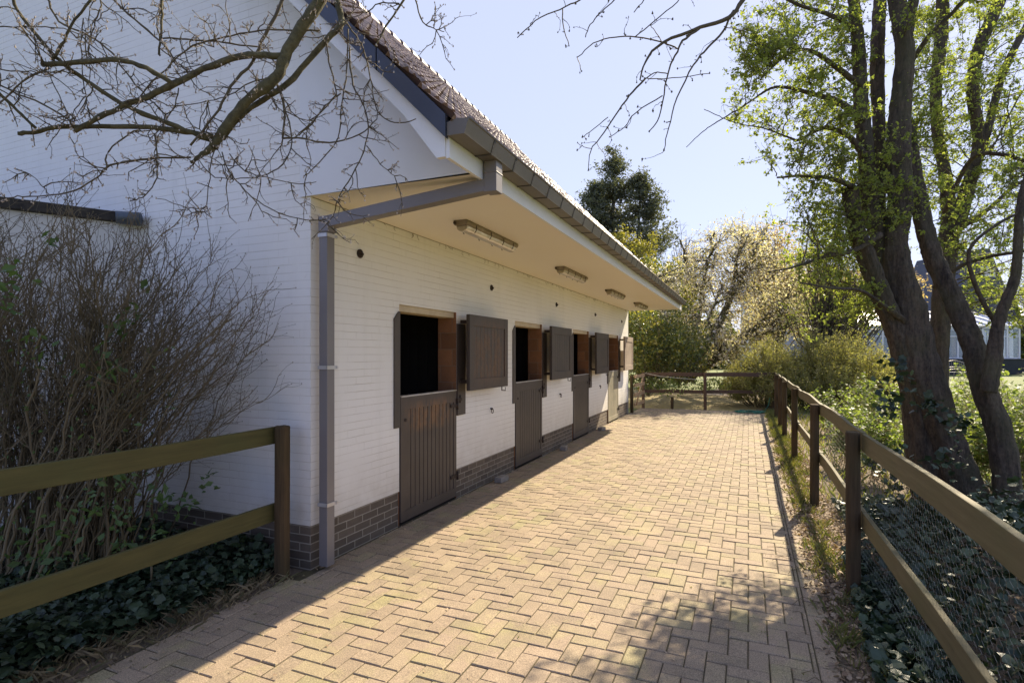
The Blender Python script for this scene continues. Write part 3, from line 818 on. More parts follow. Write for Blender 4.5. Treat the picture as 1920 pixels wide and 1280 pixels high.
def inpoly(x, y, poly):
    c = False; n = len(poly)
    for i in range(n):
        x1, y1 = poly[i]; x2, y2 = poly[(i + 1) % n]
        if (y1 > y) != (y2 > y) and x < (x2 - x1) * (y - y1) / (y2 - y1) + x1: c = not c
    return c

def sample(poly):
    xs = [p[0] for p in poly]; ys = [p[1] for p in poly]
    while True:
        x = rnd.uniform(min(xs), max(xs)); y = rnd.uniform(min(ys), max(ys))
        if inpoly(x, y, poly): return x, y

# ------------------------------------------------------------------ left overhanging bare tree
LT = [  # (width px at start, width px at end, depth start, depth end, points)
 (22, 17, 3.0, 2.95, [(612, -60), (600, 0), (567, 50), (533, 107), (520, 143), (467, 187), (427, 233), (400, 277)]),
 (14, 5, 2.95, 2.9, [(400, 277), (380, 290), (357, 305)]),
 (12, 9, 3.25, 2.98, [(628, -60), (632, 0), (640, 43), (610, 77), (550, 147), (493, 187), (450, 220), (417, 260)]),
 (12, 9, 2.97, 2.8, [(527, 107), (467, 103), (400, 123), (327, 157), (283, 180), (233, 197), (187, 220), (140, 247)]),
 (9, 7, 2.95, 2.8, [(400, 255), (333, 245), (267, 238), (167, 237), (117, 238), (60, 248), (33, 250)]),
 (8, 9, 2.8, 2.72, [(323, 155), (277, 130), (220, 113), (150, 118), (95, 120), (80, 121)]),
 (9, 5, 2.95, 2.65, [(393, 262), (333, 237), (267, 213), (217, 187), (160, 150), (110, 113), (83, 83), (33, 20), (20, -20)]),
 (5, 4, 2.75, 2.75, [(97, 112), (120, 77), (133, 47), (170, 0), (180, -40)]),
 (4, 7, 2.9, 3.05, [(357, 272), (400, 220), (433, 163), (473, 117), (497, 67), (530, 0), (540, -40)]),
 (4, 3, 3.05, 2.95, [(205, -30), (213, 0), (253, 37), (300, 77), (333, 117), (353, 135)]),
 (4, 2.5, 2.8, 2.9, [(87, -10), (110, 40), (167, 67), (207, 97), (227, 123), (267, 173), (310, 215)]),
 (3, 3, 2.7, 2.8, [(-20, 150), (0, 160), (67, 190), (117, 217), (137, 237)]),
 (6, 5, 2.7, 2.8, [(-20, 155), (0, 177), (33, 207), (67, 240)]),
 (3, 4, 2.7, 2.75, [(-10, 205), (0, 193), (43, 153), (83, 133), (92, 128)]),
 (3, 3, 3.0, 3.0, [(303, 73), (367, 75), (417, 80), (483, 88)]),
 (2.5, 3, 2.9, 3.0, [(255, 190), (300, 140), (347, 96), (380, 80), (433, 67), (500, 57), (560, 58), (600, 57)]),
 (4, 2, 2.9, 2.7, [(357, 295), (283, 297), (207, 310), (183, 333), (140, 357), (100, 365), (43, 368), (10, 372)]),
 (3, 2.5, 2.8, 2.8, [(200, 320), (203, 283), (240, 253), (262, 242)]),
 (3, 2, 2.85, 2.8, [(290, 250), (295, 300), (290, 343), (267, 370), (243, 377)]),
 (2.5, 1.6, 2.9, 2.9, [(417, 285), (427, 317), (450, 347), (483, 377), (533, 403), (580, 413), (612, 411)]),
 (4, 3.5, 3.0, 3.0, [(520, 157), (533, 207), (530, 260)]),
 (4, 2, 3.0, 3.2, [(530, 258), (567, 260), (617, 268), (673, 253), (707, 223)]),
 (3.5, 2, 3.2, 3.3, [(636, 30), (650, 43), (673, 77), (687, 110), (697, 160), (707, 207), (740, 230), (780, 223)]),
 (4, 2, 3.15, 3.05, [(650, 43), (620, 66), (612, 77), (617, 117), (630, 167), (623, 187), (573, 240), (540, 267)]),
 (3, 1.6, 3.2, 3.1, [(653, 55), (650, 133), (640, 200), (633, 260), (590, 313), (570, 330)]),
 (3.5, 1.8, 3.2, 3.1, [(655, 90), (662, 160), (683, 200), (690, 250), (667, 317), (640, 360), (630, 383)]),
 (5, 2.5, 3.3, 3.3, [(775, -30), (757, 0), (730, 40), (703, 87)]),
 (2.5, 2, 3.3, 3.3, [(748, 6), (710, 7), (690, 23), (682, 20)]),
 (3.5, 1.5, 3.3, 3.3, [(775, -25), (780, 0), (793, 43), (813, 53), (833, 60)]),
 (2.2, 1.3, 3.3, 3.3, [(687, 273), (713, 307), (740, 330)]),
 (5, 4, 3.0, 3.0, [(300, -40), (303, 7), (303, 50), (298, 103)]),
 (2, 1.4, 2.8, 2.8, [(90, 133), (110, 177), (133, 227)]),
 (2.2, 1.4, 2.9, 2.9, [(400, 283), (393, 333), (383, 397), (362, 390), (337, 397)]),
 (3, 1.6, 3.0, 3.0, [(522, 160), (547, 250), (537, 300), (500, 327), (450, 335), (403, 333)]),
 (2.5, 1.6, 2.7, 2.75, [(-10, 52), (60, 50), (107, 53), (160, 67)]),
 (2.5, 1.6, 2.7, 2.75, [(-10, 128), (30, 133), (70, 134), (92, 128)]),
 (2.2, 1.4, 2.9, 2.9, [(155, 35), (153, 100), (160, 180), (170, 215)]),
 (3, 2, 2.95, 2.95, [(192, -20), (185, 20), (172, 60), (165, 97)]),
 (2.2, 1.5, 2.95, 2.95, [(335, 165), (325, 205), (305, 235), (295, 262)]),
 (2.5, 1.5, 3.0, 2.95, [(512, 145), (470, 155), (430, 178), (390, 190), (330, 200)]),
 (3, 2, 3.1, 3.1, [(640, 175), (610, 200), (590, 225), (560, 255)]),
 (2.2, 1.4, 2.95, 2.95, [(430, 290), (460, 320), (500, 333), (560, 345), (593, 341)]),
 (2, 1.3, 2.7, 2.7, [(33, 317), (60, 330), (80, 350), (92, 364)]),
]
def left_tree():
    t = thing('bare_tree', 'bare budding tree whose mossy boughs hang in front of the white gable', 'tree', (-1.2, -4.6, 0))
    gb, gt_, gd = G(), G(), G(); tips, nodes = [], []
    for (w0, w1, d0, d1, pts) in LT:
        n = len(pts); W = [at(p[0], p[1], d0 + (d1 - d0) * i / (n - 1)) for i, p in enumerate(pts)]
        P = smoothline(W, 4, .0022); m = len(P)
        rr = np.linspace(w0 / 2 * d0, w1 / 2 * d1, m) / FPX * 1.02 * (1 + .07 * nr.normal(size=m))
        big = w0 > 6
        (gb if w0 > 4.5 else gt_).tube(P, rr, 9 if big else 5, cap=True)
        L = sum(np.linalg.norm(P[i + 1] - P[i]) for i in range(m - 1))
        k = int(L * (22 if w0 > 7 else 32))
        for _ in range(k):
            i = rnd.randint(1, m - 1); dd = unit(P[i] - P[i - 1]); s = unit(np.cross(dd, rv()))
            u = rnd.random()
            if u < .68: twig(gt_, P[i], s + dd * .3, rnd.uniform(.018, .055), .0030, 0, tips, nodes, 0, .3, spur=.7, seg=.015)
            else: twig(gt_, P[i], s * .9 + dd * .5 + np.array([0, 0, rnd.uniform(-.35, .3)]), rnd.uniform(.08, .30), .0036, 1, tips, nodes, 0, .26, kids=(2, 5), ratio=.35, spur=.55)
    # trunk standing out of frame, boughs arch from it
    a = at(612, -60, 3.0); b = at(628, -60, 3.25)
    tr = G()
    tr.tube(smoothline([(-1.2, -4.6, -.1), (-1.15, -4.5, 1.2), (-1.0, -4.2, 2.6), (-.75, -3.7, 4.2)], 5, .01), np.linspace(.17, .11, 16), 14)
    tr.tube(smoothline([(-.75, -3.7, 4.15), (-.1, -2.9, 5.1), tuple(a + np.array([-.1, -.6, .65])), tuple(a)], 5, .008), np.linspace(.09, .033, 16), 10)
    tr.tube(smoothline([tuple(a + np.array([-.1, -.6, .65])), tuple(b + np.array([.05, -.2, .35])), tuple(b)], 5, .006), np.linspace(.045, .019, 11), 8)
    for (q, w) in (((775, -30, 3.3), .01), ((540, -40, 3.05), .01), ((300, -40, 3.0), .009), ((205, -30, 3.05), .007), ((180, -40, 2.75), .008), ((20, -20, 2.65), .008), ((87, -10, 2.8), .006)):
        e = at(*q); tr.tube(smoothline([(-.5, -3.4, 4.6), tuple(e + np.array([-.15, -.5, .5])), tuple(e)], 5, .008), np.linspace(.03, w, 11), 6)
    tr.obj('trunk', M['bark_moss'], t)
    gb.obj('bough', M['bark_moss'], t); gt_.obj('twigs', M['twig'], t)
    buds(gd, tips, .0085); buds(gd, nodes, .0068); gd.obj('buds', M['bud'], t)
left_tree()

# ------------------------------------------------------------------ bare boughs crossing the sky
RT = [
 (9, 2.2, [(1440, -60), (1393, 0), (1367, 33), (1313, 53), (1243, 80), (1210, 117), (1200, 150)]),
 (3.2, 1.2, [(1208, 148), (1180, 180), (1160, 207), (1133, 248), (1107, 283), (1103, 320)]),
 (4, 1.5, [(1313, 53), (1280, 77), (1270, 97), (1253, 133), (1243, 190), (1233, 227), (1217, 247)]),
 (4, 1.5, [(1375, 20), (1355, 60), (1327, 90), (1300, 123), (1270, 183), (1253, 240), (1245, 283)]),
 (3, 1.5, [(1270, 92), (1243, 80), (1193, 70), (1153, 70), (1113, 82), (1082, 108)]),
 (2, 1.5, [(1190, 70), (1227, 40), (1270, 3), (1290, -30)]),
 (1.6, 3, [(970, 72), (1003, 40), (1050, 17), (1087, 0), (1120, -30)]),
 (2, 1.3, [(1055, 18), (1057, 50), (1067, 87)]),
 (1.5, 2.6, [(1097, 70), (1107, 47), (1127, 23), (1153, 0), (1170, -30)]),
 (1.4, 2.2, [(1190, 23), (1207, 0), (1220, -30)]),
 (2, 1.8, [(1253, 137), (1227, 137), (1205, 152)]),
 (1.8, 1.3, [(1207, 147), (1260, 147), (1330, 138)]),
 (2, 1.2, [(1243, 180), (1193, 210), (1170, 238), (1143, 257)]),
 (1.8, 1.4, [(1357, 50), (1390, 58), (1400, 55)]),
 (1.8, 1.2, [(1390, 56), (1388, 80), (1386, 90)]),
 (1.6, 1.1, [(1243, 80), (1230, 60), (1220, 48)]),
 (1.5, 1.1, [(1140, 220), (1110, 245), (1092, 258)]),
 (1.3, 1.0, [(1110, 279), (1095, 275), (1083, 268)]),
]
def sky_boughs():
    t = thing('bare_tree', 'leafless boughs reaching into the open sky above the paving', 'tree', (5.6, -1.6, 0))
    gb, gd = G(), G(); tips, nodes = [], []; dp = 3.6
    for (w0, w1, pts) in RT:
        P = smoothline([at(p[0], p[1], dp) for p in pts], 4, .002); m = len(P)
        gb.tube(P, np.linspace(w0, w1, m) / 2 * dp / FPX * 1.15, 6 if w0 > 3 else 4)
        L = sum(np.linalg.norm(P[i + 1] - P[i]) for i in range(m - 1))
        for _ in range(int(L * 13)):
            i = rnd.randint(1, m - 1); dd = unit(P[i] - P[i - 1]); s = unit(np.cross(dd, rv()))
            twig(gb, P[i], s + dd * .5, rnd.choice([.02, .03, .03, .05, .10, .16]), .0024, 0, tips, nodes, 0, .25, spur=.3, seg=.02)
        tips.append(P[-1])
    e = at(1440, -60, dp)
    tr = G(); tr.tube(smoothline([(5.6, -1.6, -.1), (5.55, -1.5, 1.5), (5.3, -1.2, 3.4), (4.9, -.7, 4.6)], 5, .01), np.linspace(.16, .09, 16), 14)
    tr.tube(smoothline([(4.9, -.7, 4.55), (4.3, .2, 5.0), tuple(e + np.array([.25, -.1, .3])), tuple(e)], 5, .006), np.linspace(.07, .018, 16), 8)
    for q in ((1290, -30), (1120, -30), (1170, -30), (1220, -30)):
        ee = at(q[0], q[1], dp); tr.tube(smoothline([(4.1, .3, 5.0), tuple(ee + np.array([.35, -.1, .35])), tuple(ee)], 5, .006), np.linspace(.02, .006, 11), 5)
    tr.obj('trunk', M['bark'], t); gb.obj('bough', M['twig'], t)
    buds(gd, tips, .011); buds(gd, nodes, .007); gd.obj('buds', M['twig'], t)
sky_boughs()

# ------------------------------------------------------------------ big hawthorn on the right
HT = [  # stems: (depth0, depth1, [(px, py, width px)])
 (5.75, 6.0, [(1815, 960, 118), (1790, 880, 98), (1761, 798, 84), (1728, 690, 80), (1705, 587, 74), (1686, 517, 66), (1677, 447, 58), (1687, 394, 54), (1683, 295, 58), (1690, 197, 46), (1697, 98, 42), (1683, 16, 38), (1668, -60, 34)]),
 (6.0, 6.1, [(1697, 90, 22), (1706, 40, 24), (1716, -10, 24), (1728, -60, 20)]),
 (5.95, 5.7, [(1752, 960, 95), (1735, 860, 76), (1712, 728, 58), (1681, 625, 50), (1653, 555, 46), (1624, 480, 44), (1604, 423, 36), (1592, 352, 40)]),
 (5.9, 6.2, [(1672, 560, 34), (1655, 470, 36), (1634, 394, 40), (1624, 295, 36), (1614, 197, 34), (1611, 110, 30), (1606, 49, 28), (1596, -40, 24)]),
 (6.1, 6.5, [(1650, 420, 24), (1648, 260, 28), (1646, 131, 32), (1648, 33, 30), (1652, -40, 26)]),
 (5.4, 6.3, [(1895, 975, 66), (1878, 822, 54), (1845, 728, 52), (1825, 650, 50), (1800, 590, 46), (1778, 540, 44), (1752, 484, 42), (1732, 423, 40), (1722, 370, 36), (1712, 300, 32), (1706, 240, 26)]),
 (5.4, 5.3, [(1852, 735, 36), (1864, 660, 34), (1872, 610, 26), (1888, 560, 24), (1904, 517, 22), (1909, 447, 20), (1914, 380, 17), (1935, 300, 14)]),
 (7.2, 7.4, [(1752, 900, 50), (1760, 700, 42), (1766, 560, 42), (1775, 470, 44), (1784, 410, 42)]),
 (7.4, 7.8, [(1780, 420, 34), (1772, 330, 28), (1758, 240, 24), (1756, 150, 26), (1765, 60, 28), (1768, -40, 26)]),
 (7.4, 7.6, [(1790, 430, 36), (1815, 350, 32), (1836, 270, 26), (1824, 170, 26), (1835, 90, 28), (1862, 30, 28), (1890, -40, 26)]),
 (7.4, 7.7, [(1840, 290, 18), (1860, 210, 18), (1880, 140, 17), (1908, 80, 16), (1940, 20, 14)]),
 (7.2, 7.4, [(1795, 430, 18), (1850, 395, 10), (1900, 350, 8), (1940, 330, 7)]),
 (5.9, 5.2, [(1735, 640, 26), (1700, 605, 16), (1660, 575, 11), (1615, 545, 8), (1560, 540, 6), (1500, 530, 4)]),
 (6.0, 5.4, [(1626, 300, 20), (1590, 255, 12), (1545, 240, 9), (1500, 262, 7), (1477, 257, 5), (1430, 240, 3), (1377, 230, 2), (1320, 205, 1.6)]),
 (6.0, 5.3, [(1618, 225, 20), (1570, 190, 14), (1530, 178, 11), (1480, 165, 8), (1443, 167, 6), (1393, 200, 3.5), (1327, 240, 2.2), (1287, 276, 1.6)]),
 (6.0, 5.3, [(1612, 160, 14), (1560, 120, 10), (1520, 95, 8), (1480, 100, 6), (1450, 125, 4), (1425, 150, 3)]),
 (5.6, 5.5, [(1600, 350, 12), (1560, 335, 8), (1510, 330, 6), (1457, 333, 4)]),
 (5.7, 5.2, [(1650, 440, 14), (1600, 470, 10), (1550, 480, 7), (1490, 500, 5), (1440, 510, 3)]),
 (7.0, 6.0, [(1770, 400, 10), (1820, 300, 9), (1880, 290, 8), (1940, 310, 6)]),
 (6.6, 6.0, [(1750, 540, 10), (1800, 500, 8), (1860, 480, 7), (1930, 470, 6)]),
 (6.3, 5.8, [(1700, 130, 12), (1740, 70, 9), (1790, 20, 8), (1830, -30, 6)]),
 (5.8, 5.3, [(1606, 60, 12), (1560, 30, 9), (1500, 10, 7), (1440, -20, 5)]),
 (5.5, 5.3, [(1875, 620, 10), (1840, 560, 9), (1818, 500, 8), (1822, 460, 7), (1870, 420, 6), (1920, 395, 5)]),
]
def hawthorn():
    t = thing('hawthorn_tree', 'big many stemmed tree with fresh small leaves behind the right fence', 'tree', tuple(at(1790, 960, 5.9)[:2]) + (0,))
    tr = G(); ST = []
    for (d0, d1, pts) in HT:
        n = len(pts); W = []; wd = []
        for i, (x, y, w) in enumerate(pts):
            d = d0 + (d1 - d0) * i / (n - 1); W.append(at(x, y, d)); wd.append(w / 2 * d / FPX)
        if pts[0][1] >= 880 :
            b = W[0].copy(); b[2] = -.1; W = [b] + W; wd = [wd[0] * 1.45] + wd
        P = smoothline(W, 14 if max(wd) > .05 else 5, .0015); m = len(P)
        rr = np.interp(np.linspace(0, 1, m), np.linspace(0, 1, len(wd)), wd)
        big = rr.max() > .05
        rr = rr * (.74 if big else .9) * (1 + .03 * np.sin(np.arange(m) * .9 + m)); tr.tube(P, rr, 44 if big else 7, wob=.075 if big else 0)
        for i in range(m):
            if P[i][2] > 1.6: ST.append((P[i], rr[i]))
    tr.obj('trunk', M['bark'], t)
    SP = np.array([s[0] for s in ST])
    reg = [([(1365, 60), (1400, 0), (1500, 0), (1500, 420), (1440, 460), (1420, 330), (1375, 200)], 22, (5.2, 6.0)),
           ([(1400, 20), (1480, 0), (1620, 0), (1640, 330), (1610, 560), (1520, 540), (1470, 500), (1500, 450), (1480, 330), (1440, 240), (1400, 160), (1370, 100)], 120, (5.2, 6.4)),
           ([(1600, 0), (1920, 0), (1930, 640), (1850, 620), (1800, 560), (1740, 420), (1640, 420)], 150, (5.6, 8.4)),
           ([(1440, 480), (1640, 440), (1660, 600), (1560, 640), (1470, 600)], 8, (5.4, 6.2)),
           ([(1400, -10), (1920, -10), (1950, -250), (1450, -200)], 40, (5.2, 8.0)),
           ([(1925, 0), (2100, 0), (2100, 600), (1925, 600)], 30, (5.6, 8.0))]
    tw, lf = G(), G(); LP = []; tips, nodes = [], []
    Q0 = []
    for poly, cnt, (da, db) in reg + [(None, 22, (0, 0))]:
        for _ in range(cnt):
            if poly: x, y = sample(poly); q = at(x, y, rnd.uniform(da, db))
            else: q = np.array([rnd.uniform(2.75, 3.3), rnd.uniform(-.9, .4), 0]) + np.array([.38, 1.21, 1.]) * rnd.uniform(2.9, 4.5)
            if q[2] < 1.2: continue
            Q0.append(q)
            dist = np.linalg.norm(SP - q, axis=1) + np.where(SP[:, 2] > q[2] + .1, .8, 0) + nr.uniform(0, .5, len(SP))
            a = SP[int(np.argmin(dist))]
            L = np.linalg.norm(q - a)
            if L > 2.6 or L < .12: continue
            mid = (a + q) / 2 + np.array([0, 0, .12 * L]) + rv(.06 * L)
            P = smoothline([a, mid, q], 6, .008)
            tw.tube(P, np.linspace(min(.012, .004 + .005 * L), .0022, len(P)), 4, cap=False)
            for i in range(3, len(P)):
                for _k in range(2):
                    dd = unit(P[i] - P[i - 1]); s = unit(np.cross(dd, rv()))
                    nn = []; tp = []
                    twig(tw, P[i], dd * .6 + s + np.array([0, 0, .15]), rnd.uniform(.08, .32), .0022, 0, tp, nn, 0, .28, spur=1., seg=.03)
                    if rnd.random() < .84: LP += nn; LP += tp
    LP = np.array(LP)
    LP = LP[nr.random(len(LP)) < .29]
    Q = np.repeat(LP, 5, axis=0) + nr.normal(0, .015, (len(LP) * 5, 3))
    leaves(lf, Q, .033, 'leaf', .2)
    # leafy sprays that hug the stems
    S2 = np.array([s[0] for s in ST if s[1] > .07 and s[0][2] > 2.9])
    E = S2[nr.integers(0, len(S2), 90)] + nr.normal(0, .09, (90, 3))
    Q = np.repeat(E, 30, axis=0) + nr.normal(0, .07, (90 * 30, 3))
    leaves(lf, Q, .03, 'leaf', .2)
    tw.obj('twigs', M['twig'], t); lf.obj('crown', M['haw'], t)
    print('hawthorn leaves', len(LP) * 3)
hawthorn()

# ------------------------------------------------------------------ leafless shrub in the left bed
def left_shrub():
    t = thing('bare_shrub', 'tall tangled shrub of thin brown stems in front of the white wall', 'shrub', (-1.5, -.9, 0))
    g, lf = G(), G(); tips, nodes = [], []
    poly = [(-60, 400), (0, 410), (60, 420), (130, 400), (200, 425), (250, 440), (290, 425), (345, 470), (395, 475), (430, 545), (470, 560), (497, 600), (500, 640), (520, 670), (500, 730), (455, 800), (400, 830), (300, 860), (100, 860), (-60, 860)]
    for i in range(225):
        x, y = sample(poly)
        if rnd.random() < .4: y = 400 + (y - 400) * .45 + max(0, x - 250) * .25
        if not inpoly(x, y, poly): continue
        d = rnd.uniform(3.35, 4.35) if x < 300 else rnd.uniform(3.75, 4.25)
        q = at(x, y, d)
        if q[1] > -.06: q[1] = -.06 - rnd.random() * .1
        b = np.array([-1.45 + rnd.gauss(0, .26), -.85 + rnd.gauss(0, .25), -.02])
        if x < 120: b += np.array([-.35, -.3, 0])
        out = q - b; out[2] = 0
        mid = b + out * .35 + np.array([0, 0, (q[2]) * .55]) + rv(.05)
        P = smoothline([b, mid + rv(.05), q], 9, .012); L = q[2]
        g.tube(P, np.linspace(.0065 + .006 * rnd.random() ** 2, .0022, len(P)), 5, cap=False)
        for _ in range(int(5 + 7 * L / 2)):
            i = rnd.randint(6, len(P) - 1); dd = unit(P[i] - P[i - 1])
            s = unit(np.cross(dd, rv()))
            twig(g, P[i], dd + s * .55, rnd.uniform(.12, .45), .0030, 1, tips, nodes, .06, .17, kids=(2, 3), ratio=.5, seg=.045, spur=.15)
    ok = lambda A: [p for p in A if p[1] < -.01]
    buds(g, ok(tips), .008)
    g.obj('stems', M['shrub_stem'], t)
    C = []
    for (x, y, d, r) in ((250, 590, 3.7, .10), (215, 620, 3.6, .09), (30, 520, 3.3, .10), (10, 560, 3.2, .12), (200, 690, 3.5, .10), (275, 540, 3.7, .03), (100, 450, 3.5, .05), (220, 900, 3.4, .16), (180, 960, 3.3, .14), (290, 940, 3.6, .12), (80, 1060, 3.1, .14), (20, 1030, 3.0, .12), (390, 900, 3.8, .07), (350, 950, 3.7, .1), (240, 1000, 3.4, .12), (300, 1040, 3.5, .1), (120, 1000, 3.2, .16), (60, 640, 3.4, .1), (395, 1010, 3.72, .05)):
        c = at(x, y, d)
        for _ in range(int(r * 190)): C.append(c + rv(r * .5))
    leaves(lf, C, .055, 'leaf', .3)
    E = [at(rnd.uniform(0, 330), rnd.uniform(650, 1050), rnd.uniform(3.3, 4.1)) for _ in range(420)]
    leaves(lf, [e for e in E if e[1] < -.1], .034, 'leaf', .3)
    lf.obj('foliage', M['shoot'], t)
left_shrub()

# ivy, dry grass along the left bed
def ground_left():
    g = G(); P = []
    for _ in range(11000):
        x = rnd.uniform(-3.2, -.02); y = rnd.uniform(-4.0, -.02)
        edge = -.10 - .14 * (1 + math.sin(y * 3.1) * .5) - (.12 if y < -1.2 else 0)
        if x > edge and rnd.random() < .9: continue
        h = .10 * (1 + math.sin(x * 5 + 1.3) * math.sin(y * 4.2)) * min(1, (-x) * 2.4 + .1) + rnd.uniform(0, .09)
        P.append((x, y, h))
    for _ in range(7000): P.append((rnd.uniform(-1.3, -.16) - (.06 if rnd.random() < .5 else 0), rnd.uniform(-2.6, -.02), rnd.uniform(.0, .17)))
    P = [p for p in P if p[0] < -.2 - .07 * math.sin(p[1] * 3.1) or rnd.random() < .25]
    leaves(g, P, .052, 'ivy', 1.0); g.obj('ivy', M['ivy'], kind='stuff', label='dark green ivy covering the bed under the left fence', cat='ivy')
    g = G(); P = []
    for _ in range(2600):
        y = rnd.uniform(-4, -.2); P.append((rnd.gauss(-.15, .08) - (.05 if y < -1.2 else 0), y, rnd.uniform(-.02, .015)))
    blades(g, P, .065, 2.0, .0007)
    Q = [(rnd.gauss(-.12, .10), rnd.uniform(-4, -.1), rnd.uniform(-.015, .01)) for _ in range(900)]
    leaves(g, Q, .022, 'leaf', 1.)
    g.obj('dry_grass', M['drygrass'], kind='stuff', label='dry grass along the left edge of the paving', cat='grass')
ground_left()

def ground_right():
    g = G(); P = []
    for _ in range(9000):
        y = rnd.uniform(-3.5, 14.8); P.append((rnd.uniform(3.45, 5.4) if rnd.random() < .5 else rnd.gauss(3.64, .08), y, rnd.uniform(-.012, .012)))
    for _ in range(9000): P.append((rnd.uniform(3.46, 3.95), rnd.uniform(-2.5, 9), rnd.uniform(-.015, .01)))
    leaves(g, P, .022, 'round', .9, jit=.5)
    g.obj('leaf_litter', M['litter'], kind='stuff', label='brown leaf litter along the foot of the right fence', cat='leaves')
    g = G(); P = []
    for _ in range(420):
        y = rnd.uniform(-3.3, 14.8); x = rnd.gauss(3.66, .08)
        if x < 3.50: x = 3.52
        for _k in range(rnd.randint(6, 16)): P.append((x + rnd.gauss(0, .03), y + rnd.gauss(0, .03), -.02))
    for _ in range(200):
        y = rnd.uniform(5, 15); x = rnd.uniform(3.52, 3.85)
        for _k in range(14): P.append((x + rnd.gauss(0, .03), y + rnd.gauss(0, .04), -.02))
    blades(g, P, .085, 1.0, .0022)
    P = []
    for _ in range(15000):
        x = rnd.uniform(3.9, 12); y = rnd.uniform(3, 24)
        P.append((x, y, -.03))
    blades(g, P, .16, .9, .006)
    P = []
    for _ in range(160):                  # tufts growing in the paving joints
        x, y = rnd.uniform(.1, 3.3), rnd.uniform(-1.5, 13)
        if rnd.random() < .5: x = rnd.uniform(2.9, 3.35)
        for _k in range(5): P.append((x + rnd.gauss(0, .01), y, -.008))
    blades(g, P, .018, 1.2, .0012)
    g.obj('grass', M['grass'], kind='stuff', label='rough grass and tufts beside and behind the right fence', cat='grass')
    # ivy heap under the tree
    g = G(); P = []
    for _ in range(13000):
        x = rnd.uniform(3.93, 6.2); y = rnd.uniform(-1.8, 3.6)
        hh = .62 * math.exp(-((x - 4.75) / .75) ** 2 - ((y - 1.3) / 1.7) ** 2) + .10
        hh *= .75 + .35 * math.sin(x * 7 + y * 5) * math.sin(y * 6.3)
        P.append((x, y, max(.0, hh * rnd.uniform(.25, 1.08))))
    for _ in range(2600):
        y = rnd.uniform(-2.2, 1.9); P.append((rnd.uniform(3.66 + max(0, y) * .07, 3.95), y, rnd.uniform(0, .09)))
    leaves(g, P, .050, 'ivy', .5, jit=.45)
    P = []
    for (px, py, d, r) in ((1680, 700, 5.4, .13), (1665, 760, 5.4, .10), (1740, 760, 5.4, .1), (1660, 860, 5.3, .16), (1690, 900, 5.2, .2), (1800, 800, 5.3, .10), (1780, 860, 5.3, .12), (1640, 960, 5.0, .15)):
        c = at(px, py, d)
        for _k in range(int(r * 420)): P.append(c + rv(r * .6))
    leaves(g, P, .062, 'ivy', .3)
    g.obj('ivy', M['ivy'], kind='stuff', label='dark ivy heap around the tree foot behind the right fence', cat='ivy')
    g = G(); P = []
    for _ in range(260):
        P.append((rnd.uniform(3.4, 3.7), rnd.uniform(-2.5, 3.5), .01))
    for p in P[:160]:
        a = rnd.uniform(0, 6.3); L = rnd.uniform(.05, .22); g.tube([p, (p[0] + math.cos(a) * L * .5, p[1] + math.sin(a) * L * .5, .02 + rnd.random() * .02), (p[0] + math.cos(a + .4) * L, p[1] + math.sin(a + .4) * L, .01)], .0018, 3)
    g.obj('dry_twigs', M['drygrass'], kind='stuff', label='dry twigs and straw scattered between paving and right fence', cat='twigs')
ground_right()
g = G(); P = []
for _ in range(420):
    x = rnd.uniform(.1, 3.4); P.append((x if rnd.random() < .45 else 3.5 - abs(rnd.gauss(0, .22)), rnd.uniform(-2, 13.8), .006))
leaves(g, P, .016, 'leaf', 2.5)
P = [(abs(rnd.gauss(0, .05)) + .01, rnd.uniform(0, 12), .005) for _ in range(350)]
leaves(g, P, .018, 'leaf', 2.)
g.obj('leaf_litter', M['litter'], kind='stuff', label='small dead leaf scraps strewn over the brick paving', cat='leaves')

